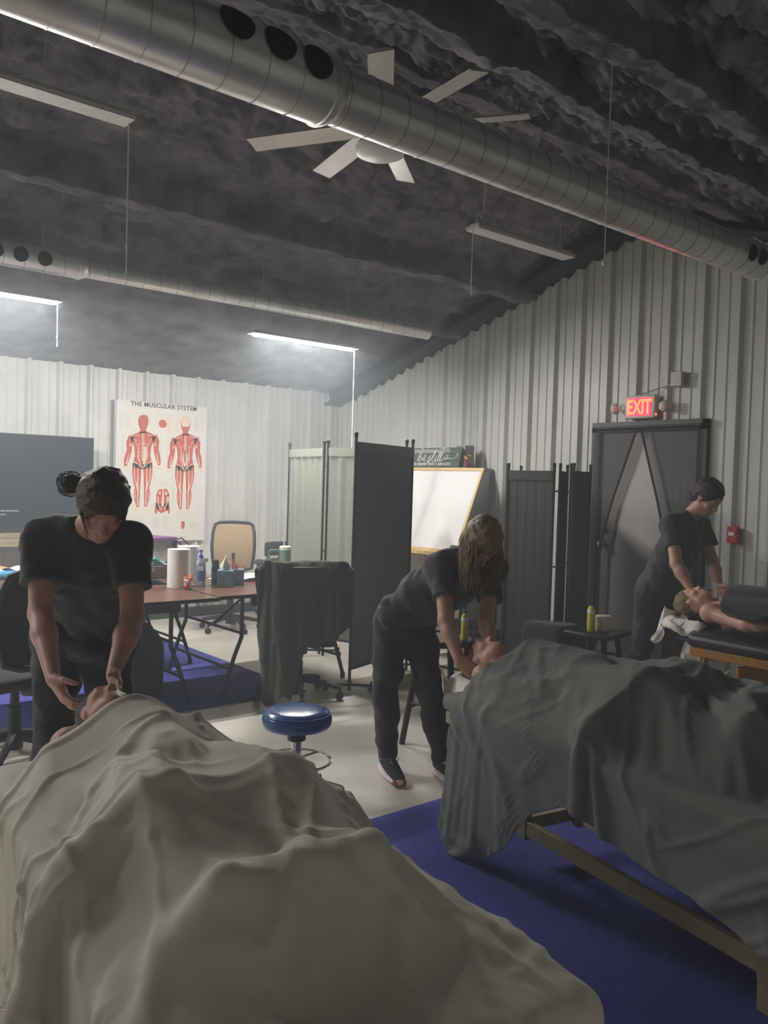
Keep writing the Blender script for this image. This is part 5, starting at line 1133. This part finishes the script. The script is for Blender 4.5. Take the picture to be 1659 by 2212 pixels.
# ------------------------------------------------------------------ massage tables
class Loc:
    def __init__(s, O, ang): s.O = np.array(O, float); a = math.radians(ang); s.d = np.array([-math.sin(a), -math.cos(a)]); s.n = np.array([math.cos(a), -math.sin(a)]); s.R = np.array([[s.n[0], s.d[0], 0], [s.n[1], s.d[1], 0], [0, 0, 1]])  # local (v,u,z)
    def __call__(s, u, v, z): p = s.O + s.d * u + s.n * v; return (float(p[0]), float(p[1]), float(z))
def massage_table(loc, w, L, ztop, label, pad, wood, kind='legs', cat='massage table', railv=(-.15, .15)):
    t = thing('massage_table', label, cat, loc(0, 0, 0)); O = Vector(loc(0, 0, 0))
    Rm = Matrix([list(r) for r in loc.R]); q = lambda u, v, z: Vector(loc(u, v, z)) - O
    b = MB(); b.rbox(tuple(q(L / 2, 0, ztop - .04)), (w, L, .08), .035, Rm, 4); b.build('cushion', M[pad], t, smooth=True)
    b = MB(); b.rbox(tuple(q(L / 2, 0, ztop - .105)), (w - .04, L - .04, .05), .004, Rm); b.build('table_frame', M[wood], t)
    legs = ((.10, -1), (.10, 1), (L - .10, -1), (L - .10, 1))
    if kind == 'sled': legs = ((.32, -1), (.32, 1), (1.45, -1), (1.45, 1))
    for (u, s) in legs:
        b = MB()
        if kind == 'sled': v = railv[0] if s < 0 else railv[1]; b.rbox(tuple(q(u, v, (ztop - .13 + .1) / 2)), (.035, .05, ztop - .13 - .1), .004, Rm)
        else: b.rbox(tuple(q(u, s * (w / 2 - .05), (ztop - .13) / 2)), (.045, .03, ztop - .13), .004, Rm); b.rbox(tuple(q(u + .02, s * (w / 2 - .05), .14)), (.04, .022, .26), .004, Rm)
        b.build('leg', M[wood], t)
    if kind == 'sled':
        for v in railv: b = MB(); b.rbox(tuple(q(.30 + .78, v, .150)), (.028, 1.60, .062), .004, Rm); b.build('rail', M[wood], t)
        for u in (.30, 1.86): b = MB(); b.rbox(tuple(q(u, sum(railv) / 2, .150)), (railv[1] - railv[0], .03, .055), .004, Rm); b.build('cross_rail', M[wood], t)
        for u in (1.45,):
            for v in railv: b = MB(); b.rbox(tuple(q(u, v, .060)), (.026, .05, .12), .004, Rm); b.build('foot', M[wood], t)
    return t
T1L, T2L, T3L = Loc((-5.27, -5.98), 6.6), Loc((-3.50, -6.10), 9.7), Loc((-1.43, -5.98), 2.0)
massage_table(T1L, .76, 1.78, .66, 'nearest massage table made up in cream and draped in beige', 'fitted', 'pine')
massage_table(T2L, .72, 1.90, .66, 'massage table on pale wooden rails under the charcoal sheet', 'sheet_dark', 'birch', 'sled', railv=(-.13, .16))
t3 = massage_table(T3L, .70, 1.85, .72, 'black padded massage table with orange wooden legs at the right edge', 'padblack', 'orange')
O3 = Vector(T3L(0, 0, 0)); q3 = lambda u, v, z: Vector(T3L(u, v, z)) - O3; R3 = Matrix([list(r) for r in T3L.R])
b = MB(); b.rbox(tuple(q3(.30, 0, .33)), (.56, .02, .46), .006, R3); b.build('end_panel', M['orange'], t3)
b = MB(); b.rbox(tuple(q3(.44, -.30, .27)), (.028, .46, .028), .004, R3 @ Matrix.Rotation(.35, 3, 'X')); b.build('brace', M['pine'], t3)
b = MB(); b.rbox(tuple(q3(.80, -.28, .30)), (.03, .045, .60), .004, R3); b.build('middle_leg', M['orange'], t3)
b = MB(); b.tube([tuple(q3(.16, -.36, .56)), tuple(q3(.26, -.37, .51)), tuple(q3(.30, -.37, .55))], .004, 6); b.tube([tuple(q3(.13, -.33, .42)), tuple(q3(.17, -.36, .30)), tuple(q3(.14, -.35, .24))], .004, 6); b.build('cable', M['cord'], t3, smooth=True)
b = MB(); b.rbox(tuple(q3(.04, -.02, .575)), (.62, .12, .035), .01, R3); b.build('cradle_bracket', M['duvet'], t3)
def cradle(loc, u, z, label, m, r=.105, gap=False):
    t = thing('face_cradle', label, 'face cradle', loc(u, 0, 0)); O = Vector(loc(u, 0, 0)); b = MB(); n = 28; pts = []
    Rm = Matrix([list(x) for x in loc.R])
    for a in np.linspace(.35 if gap else 0, 6.2832 - (.35 if gap else .224), n): pts.append(tuple(Rm @ Vector((r * math.sin(a), r * 1.12 * math.cos(a), z))))
    b.tube(pts, .052, 12, closed=not gap); b.build('cushion_ring', M[m], t, smooth=True)
    b = MB(); b.rbox(tuple(Rm @ Vector((0, .10, z - .07))), (.20, .34, .02), .006, Rm); b.build('platform', M['black'], t); return t
cradle(T1L, -.02, .665, 'cream covered pillow ring at the head of nearest table', 'fitted', .12)
cradle(T2L, -.15, .60, 'black vinyl face cradle at the head of the charcoal table', 'padblack')
cradle(T3L, -.16, .70, 'black face cradle at the head of the orange-legged table', 'padblack')
# paper covers on the cradles
P0 = np.zeros((30, 30, 3))
for i in range(30):
    for j in range(30): u, v = (i / 29 - .5) * .40, (j / 29 - .5) * .46; P0[i, j] = T2L(-.17 + u, v - .02, .72)
pc = drape(P0, .40 / 29, .46 / 29, [('c', T2L(-.27, -.06, .60), T2L(-.27, .06, .60), .058, .058), ('c', T2L(-.22, -.11, .60), T2L(-.06, -.11, .60), .055, .055), ('c', T2L(-.22, .11, .60), T2L(-.06, .11, .60), .055, .055)], steps=50, iters=8, seed=4, jitter=.003)
tag(cloth_obj('paper_cover', pc, M['tissue'], None, 1, .001, 1), 'white paper cover under the head on the charcoal table', 'paper cover')
P0 = np.zeros((44, 44, 3))
for i in range(44):
    for j in range(44): u, v = (i / 43 - .5) * .50, (j / 43 - .5) * .66; P0[i, j] = T3L(-.20 + u * .8, v - .10, .81 + .012 * math.sin(v * 40))
pc = drape(P0, .50 / 43, .66 / 43, [('c', T3L(-.28, -.07, .70), T3L(-.28, .07, .70), .058, .058), ('c', T3L(-.22, -.12, .70), T3L(-.06, -.12, .70), .056, .056), ('c', T3L(-.22, .12, .70), T3L(-.06, .12, .70), .056, .056)], steps=60, iters=8, seed=6, jitter=.006)
tag(cloth_obj('paper_cover', pc, M['tissue'], None, 1, .001, 1), 'white pleated paper cover flaring off the farthest face cradle', 'paper cover')
t = thing('bundled_clothes', 'pale crumpled clothes bundle on the floor under farthest table', 'clothes', (-1.15, -6.45, .02)); b = MB(); b.ball((0, 0, .07), (.20, .16, .09), 18); b.ball((.1, -.14, .08), (.14, .12, .10), 16); b.ball((-.12, -.1, .05), (.12, .1, .06), 14); b.build('cloth_pile', M['duvet'], t, smooth=True)
t = thing('shoulder_bag', 'small black bag on floor beside orange leg panel', 'bag', (-1.52, -6.22, .012)); b = MB(); b.ball((0, 0, .08), (.10, .13, .09), 18); b.build('bag_body', M['black'], t, smooth=True); b = MB(); b.tube([(0, -.08, .14), (.02, -.04, .22), (.02, .04, .22), (0, .08, .14)], .007, 6); b.build('strap', M['black'], t)
t = thing('floor_device', 'slim black floor device standing behind the black face cradle', 'device', (-.62, -6.05, 0)); b = MB(); b.lathe([(.09, 0), (.09, .02), (.03, .04), (.03, .12), (.045, .13), (.045, .42), (.03, .45), (0, .45)], (0, 0, 0), 20); b.build('device_body', M['black'], t, smooth=True)

# sheets
def body_prims(loc, u0, z, s=1.0, knee=.20, v0=0.0, kv=.12, klen=.36):
    """a person lying face up: crown at u0"""
    q = lambda u, v, h: loc(u0 + u * s, v0 + v, z + h)
    return [('c', q(.12, 0, .09), q(.14, 0, .09), .10, .10), ('c', q(.34, -.12, .09), q(.34, .12, .09), .092, .092), ('c', q(.38, 0, .11), q(.62, 0, .105), .128, .118), ('c', q(.62, 0, .105), q(.86, 0, .10), .118, .125),
            ('c', q(.33, -.19, .09), q(.62, -.235, .06), .055, .045), ('c', q(.33, .19, .09), q(.62, .235, .06), .055, .045), ('c', q(.62, -.235, .06), q(.86, -.20, .09), .045, .035), ('c', q(.62, .235, .06), q(.86, .20, .09), .045, .035),
            ('c', q(.88, -.09, .10), q(.88 + klen, -kv, knee), .095, .068), ('c', q(.88, .09, .10), q(.88 + klen, kv, knee), .095, .068), ('c', q(.88 + klen, -kv, knee), q(.90 + klen * 2, -kv + .02, .07), .066, .042), ('c', q(.88 + klen, kv, knee), q(.90 + klen * 2, kv - .02, .07), .066, .042),
            ('c', q(.92 + klen * 2, -kv + .02, .06), q(.96 + klen * 2, -kv, .19), .042, .030), ('c', q(.92 + klen * 2, kv - .02, .06), q(.96 + klen * 2, kv, .19), .042, .030), ('c', q(.86 + klen, -.30, .06), q(.86 + klen, .30, .06), .07, .07)]
def sheet(loc, w, L, ztop, prims, u0, u1, va, vb, z, rot, nu, nvv, label, m, seed, name='blanket', grow=1.07, k=3, jitter=.02, cut=None, amp=.012, **kw):
    P0 = np.zeros((nu, nvv, 3)); uc, vc = (u0 + u1) / 2, (va + vb) / 2; c, s = math.cos(rot), math.sin(rot)
    for i in range(nu):
        for j in range(nvv):
            a, b_ = (i / (nu - 1) - .5) * (u1 - u0), (j / (nvv - 1) - .5) * (vb - va); P0[i, j] = loc(uc + a * c - b_ * s, vc + a * s + b_ * c, z)
    pr = prims + [('b', loc(L / 2, 0, ztop - .27), loc.R, (w / 2, L / 2, .27), .035)]
    P = drape2(P0, (u1 - u0) / (nu - 1), (vb - va) / (nvv - 1), pr, k=k, grow=grow, seed=seed, jitter=jitter, **kw)
    P = crease(P, (u1 - u0) / (nu - 1) / k, (vb - va) / (nvv - 1) / k, amp, seed)
    if cut: P = trim(P, lambda f: float(np.interp(f, *cut)), lambda f: 1.0)
    o = cloth_obj(name, P, M[m], None, 1, .004, 0)
    return tag(o, label, 'blanket')
S1 = body_prims(T1L, -.11, .645, .92, knee=.19, v0=-.035, kv=.15, klen=.34)
sheet(T1L, .76, 1.78, .66, S1, .19, 1.93, -.80, .68, 1.0, .0, 46, 40, 'beige sheet covering the person on the nearest table', 'sheet', 11, amp=.019, nz=.075, grow=1.085)
S2 = body_prims(T2L, -.26, .66, .95, knee=.21, v0=.0, kv=.11, klen=.36)
sheet(T2L, .72, 1.90, .66, S2, .02, 2.12, -.84, .60, 1.0, -.12, 49, 34, 'charcoal sheet covering the person on the middle table', 'sheet_dark', 23, amp=.017, nz=.065, cut=([0, .05, .12, .2, .25, .32, .45, .6, .75, 1], [.05, .0, .03, .15, .28, .36, .41, .46, .46, .40]))

# ------------------------------------------------------------------ people
def cap_hair(F, P, A, big=1.0, face=True):
    F.ell(P(0, -.020, .038), np.array([.086, .104, .094]) * big, A, .02)
    F.ell(P(0, -.055, -.02), np.array([.070, .058, .075]) * big, A, .03)
    if face:
        F.ell(P(0, .085, -.03), np.array([.062, .075, .082]), A, 0, 'sub')
def hair_bun(root, P, A, lo, hi, objs):
    c = P(0, 0, 0); F = Field(c - .24, c + .24, .0055); cap_hair(F, P, A, 1.12)
    bx = np.array([-5.272, -5.50, 1.520])
    F.cap(P(-.03, -.08, .07), bx, .045, .024, k=.02); F.ell(bx, (.034, .030, .036), None, .02)
    F.wrinkle(.0022, 130, 4); objs.append(F.build('hair', M['hair'], root))
    rs = np.random.RandomState(2); cs = []
    for k in range(70):
        a, e = rs.uniform(0, 6.28), rs.uniform(-1.2, 1.5); d = np.array([math.cos(a) * math.cos(e), math.sin(a) * math.cos(e), math.sin(e)]); t = np.cross(d, rs.randn(3)); t /= np.linalg.norm(t)
        r = .040 + .010 * rs.rand(); cs.append([bx + r * (d * math.cos(q) + t * math.sin(q)) * (1 + .05 * q) for q in np.linspace(0, 1.6, 7)])
    for k in range(46):   # wisps beside the face and over the ears
        s = -1 if k % 2 else 1; p = P(s * .078, rs.uniform(-.02, .05), rs.uniform(-.02, .06)); cs.append([p + np.array([s * .004 * q + rs.randn() * .002, -.004 * q, -.016 * q]) for q in range(7)])
    strands('hair_strands', M['hair'], root, cs, .0018, objs)
T1J = dict(pelvis=(-5.06, -5.12, .90), waist=(-5.09, -5.19, 1.05), chest=(-5.145, -5.33, 1.22), neckb=(-5.18, -5.43, 1.345), head=(-5.188, -5.605, 1.435), fwd=(-.22, -.72, -.66), up=(-.1, -.55, .83),
           shL=(-5.305, -5.30, 1.295), shR=(-5.035, -5.50, 1.295), elL=(-5.35, -5.43, 1.03), elR=(-5.08, -5.64, 1.02), wrL=(-5.405, -5.76, .855), wrR=(-5.225, -5.83, .865),
           hipL=(-5.15, -5.04, .85), hipR=(-4.99, -5.17, .85), knL=(-5.16, -5.02, .46), knR=(-4.97, -5.18, .46), anL=(-5.17, -4.98, .085), anR=(-4.94, -5.14, .085), toeL=(-5.25, -5.09, .045), toeR=(-5.03, -5.26, .045))
person('therapist nearest the camera, dark T-shirt and messy bun, both hands on client head', T1J, hair_bun, g=1.16, tw=1.22,
       hands=(((.22, -.62, -.62), (1, -.1, .3), 1, .55), ((-.10, -.75, -.42), (-1, -.1, -.1), -1, .55)), res=.0068)
def hair_long(root, P, A, lo, hi, objs):
    c = P(0, 0, 0); F = Field(c - np.array([.3, .3, .36]), c + .24, .006); cap_hair(F, P, A, 1.06, False)
    F.ell(P(0, .095, -.05), np.array([.050, .06, .075]), A, 0, 'sub')
    F.wrinkle(.0028, 110, 4); objs.append(F.build('hair', M['hairb'], root))
    rs = np.random.RandomState(3); cs = []; rt, fw_, up = A; view_left = np.array([-.77, .63, 0])
    for k in range(620):
        left = k % 5 < 3; a = rs.uniform(-.6, 1.2); h = rs.uniform(-.03, .085); s = -1 if left else 1
        p = P(s * .082 * math.cos(a * .5) * (1 if h < .05 else .75), -.078 * math.sin(a) - .01, h); L = rs.uniform(.15, .30); pts = []; ph = rs.uniform(0, 6); am = rs.uniform(.004, .012); sp = rs.uniform(.1, 1.0)
        for q in range(14):
            t = q / 13; drift = (view_left * .16 * sp * (t ** 1.4) if left else -view_left * .035 * sp * t)
            pts.append(p + rt * s * (.022 * math.sin(min(1, t * 2.5) * 1.57)) + drift + np.array([am * t * math.sin(t * 19 + ph), am * t * math.cos(t * 17 + ph), -L * t * (1 - .18 * sp * t)]))
        cs.append(pts)
    strands('hair_strands', M['hairb'], root, cs, .0040, objs)
T2J = dict(pelvis=(-3.38, -5.25, .82), waist=(-3.365, -5.36, .95), chest=(-3.31, -5.54, 1.075), neckb=(-3.345, -5.67, 1.185), head=(-3.37, -5.79, 1.275), fwd=(-.20, -.55, -.80), up=(-.12, -.80, .55),
           shL=(-3.445, -5.60, 1.145), shR=(-3.165, -5.68, 1.13), elL=(-3.545, -5.74, .905), elR=(-3.35, -5.82, .90), wrL=(-3.575, -5.87, .735), wrR=(-3.425, -5.93, .80),
           hipL=(-3.45, -5.22, .79), hipR=(-3.31, -5.28, .79), knL=(-3.475, -5.22, .44), knR=(-3.31, -5.40, .44), anL=(-3.475, -5.25, .085), anR=(-3.275, -5.47, .085), toeL=(-3.52, -5.36, .045), toeR=(-3.30, -5.60, .045))
person('therapist with long wavy hair bending over the charcoal table in pink-soled trainers', T2J, hair_long, g=1.02, tw=1.02,
       hands=(((.35, -.62, -.45), (.75, .1, -.35), 1, .5), ((-.15, -.6, -.55), (-.5, -.1, -.5), -1, .5)), res=.0072)
def hair_braid(root, P, A, lo, hi, objs):
    c = P(0, 0, 0); F = Field(c - .26, c + .22, .006); cap_hair(F, P, A, 1.03)
    p = P(0, -.105, -.02)
    for i in range(9):
        t = i / 8; F.ell(p + np.array([-.01 - .02 * t, .02 - .01 * t, -.02 - .15 * t]) + np.array([.012 * math.sin(i * 3.14), .010 * math.cos(i * 3.14), 0]), np.array([.022, .020, .020]) * (1 - .3 * t), None, .006)
    F.wrinkle(.0018, 150, 4); objs.append(F.build('hair', M['cap'], root))
T3J = dict(pelvis=(-.99, -5.28, .86), waist=(-.985, -5.34, 1.01), chest=(-.955, -5.43, 1.215), neckb=(-.955, -5.49, 1.395), head=(-.95, -5.615, 1.53), fwd=(-.10, -.80, -.58), up=(-.05, -.58, .80),
           shL=(-1.145, -5.46, 1.335), shR=(-.785, -5.46, 1.335), elL=(-1.25, -5.57, 1.08), elR=(-.82, -5.60, 1.07), wrL=(-1.285, -5.72, .90), wrR=(-1.02, -5.76, .93),
           hipL=(-1.07, -5.26, .82), hipR=(-.91, -5.30, .82), knL=(-1.06, -5.22, .45), knR=(-.90, -5.42, .45), anL=(-1.05, -5.12, .085), anR=(-.86, -5.42, .085), toeL=(-1.10, -5.26, .045), toeR=(-.88, -5.56, .045))
person('therapist with dark braided hair standing by the door, holding a client head', T3J, hair_braid, g=1.08, tw=1.05,
       hands=(((.25, -.8, -.45), (.8, .2, .0), 1, .45), ((-.25, -.7, -.5), (-.7, .1, -.1), -1, .45)), res=.0075)

# clients, lying face up
def lying(loc, label, u0, z, hr, skin, s=1.0, v0=0.0, knee=.17, roll=0.0, cloth=False, klen=.36, kv=.12, hsc=.95, hands=(None, None), arms=None, gg=.95):
    q = lambda u, v, h: loc(u0 + u * s, v0 + v, z + h); d, n = loc.d, loc.n
    J = dict(head=q(.11, 0, .115), fwd=(n[0] * math.sin(roll), n[1] * math.sin(roll), math.cos(roll)), up=(-d[0], -d[1], .10), neckb=q(.26, 0, .07), chest=q(.44, 0, .095), waist=q(.66, 0, .09), pelvis=q(.86, 0, .10),
             shL=q(.32, -.155, .08), shR=q(.32, .155, .08), elL=q(.60, -.235, .05), elR=q(.60, .235, .05), wrL=q(.84, -.20, .08), wrR=q(.84, .20, .08), hipL=q(.88, -.08, .09), hipR=q(.88, .08, .09),
             knL=q(.88 + klen, -kv, knee), knR=q(.88 + klen, kv, knee), anL=q(.90 + 2 * klen, -kv + .02, .065), anR=q(.90 + 2 * klen, kv - .02, .065), toeL=q(.95 + 2 * klen, -kv, .17), toeR=q(.95 + 2 * klen, kv, .17))
    if arms: J.update({k: loc(*v) for k, v in arms.items()})
    return person(label, J, hr, g=gg, tw=.80, res=.0085, cloth=cloth, shoes=False, skin=skin, hsc=hsc, hands=hands)
def hair_lying(m, big=1.0, amt=1.0):
    def f(root, P, A, lo, hi, objs):
        c = P(0, 0, 0); F = Field(c - .2, c + .2, .0055); F.ell(P(0, -.024, .042), np.array([.082, .094, .088]) * big, A, .02); F.ell(P(0, .080, -.025), np.array([.072, .080, .098]), A, 0, 'sub'); F.wrinkle(.002, 130, 4); objs.append(F.build('hair', M[m], root))
        rs = np.random.RandomState(7); cs = []; dn = -A[1]
        for k in range(int(90 * amt)):
            a = rs.uniform(-1, 1); p = P(a * .07, -.06, .05 + .03 * rs.rand()); cs.append([p + np.array([0, 0, -.012 * q]) + A[2] * .010 * q * rs.uniform(.2, 1.0) + A[0] * a * .006 * q + rs.randn(3) * .0015 for q in range(7)])
        if amt: strands('hair_strands', M[m], root, cs, .0035, objs)
    return f
lying(T1L, 'client lying under the beige sheet, only the head and face showing', -.11, .66, hair_lying('hair', .97, 0), 'skin', .92, -.035, .175, .12, klen=.34, kv=.15, gg=.78)
lying(T2L, 'client with reddish hair lying under the charcoal sheet', -.26, .64, hair_lying('hairr', 1.0, .5), 'skin', .95, 0, .19, 0, klen=.36, kv=.11, gg=.84)
def client3_hair(root, P, A, lo, hi, objs):
    hair_lying('hairb', 1.0, 1.0)(root, P, A, lo, hi, objs)
c3 = lying(T3L, 'fair-skinned client with bare shoulders lying on the black table', -.30, .745, client3_hair, 'skin2', 1.0, .03, .15, .1, gg=1.0)
q = lambda u, v, z: T3L(u, v, z)
P0 = np.zeros((70, 56, 3))
for i in range(70):
    for j in range(56): P0[i, j] = T3L(.19 + 1.60 * i / 69 - .05 * math.sin(j / 55 * 3.14), -.41 + .84 * j / 55, 1.12)
pr = [('c', q(.14, -.05, .86), q(.34, -.05, .87), .145, .14), ('c', q(.34, 0, .87), q(.56, 0, .86), .14, .14), ('c', q(.2, -.14, .84), q(.5, -.16, .84), .11, .11), ('c', q(.2, .14, .86), q(.5, .16, .86), .11, .11), ('c', q(.56, 0, .86), q(.8, 0, .84), .14, .15),
      ('c', q(.6, -.1, .85), q(.95, -.13, .92), .10, .08), ('c', q(.6, .1, .85), q(.95, .13, .92), .10, .08), ('c', q(.95, -.13, .92), q(1.35, -.1, .80), .08, .06), ('c', q(.95, .13, .92), q(1.35, .1, .80), .08, .06), ('b', T3L(.925, 0, .52), T3L.R, (.35, .925, .20), .035)]
D3 = drape(P0, 1.70 / 69 * 1.03, .84 / 55 * 1.05, pr, steps=80, iters=14, thick=.008, seed=5, jitter=.02, gz=5.0, spans=((2, .98, .3), (4, .93, .2)))
tag(cloth_obj('blanket', D3, M['towel'], None, 1, .004, 1), 'black blanket over the client at the right edge', 'blanket')
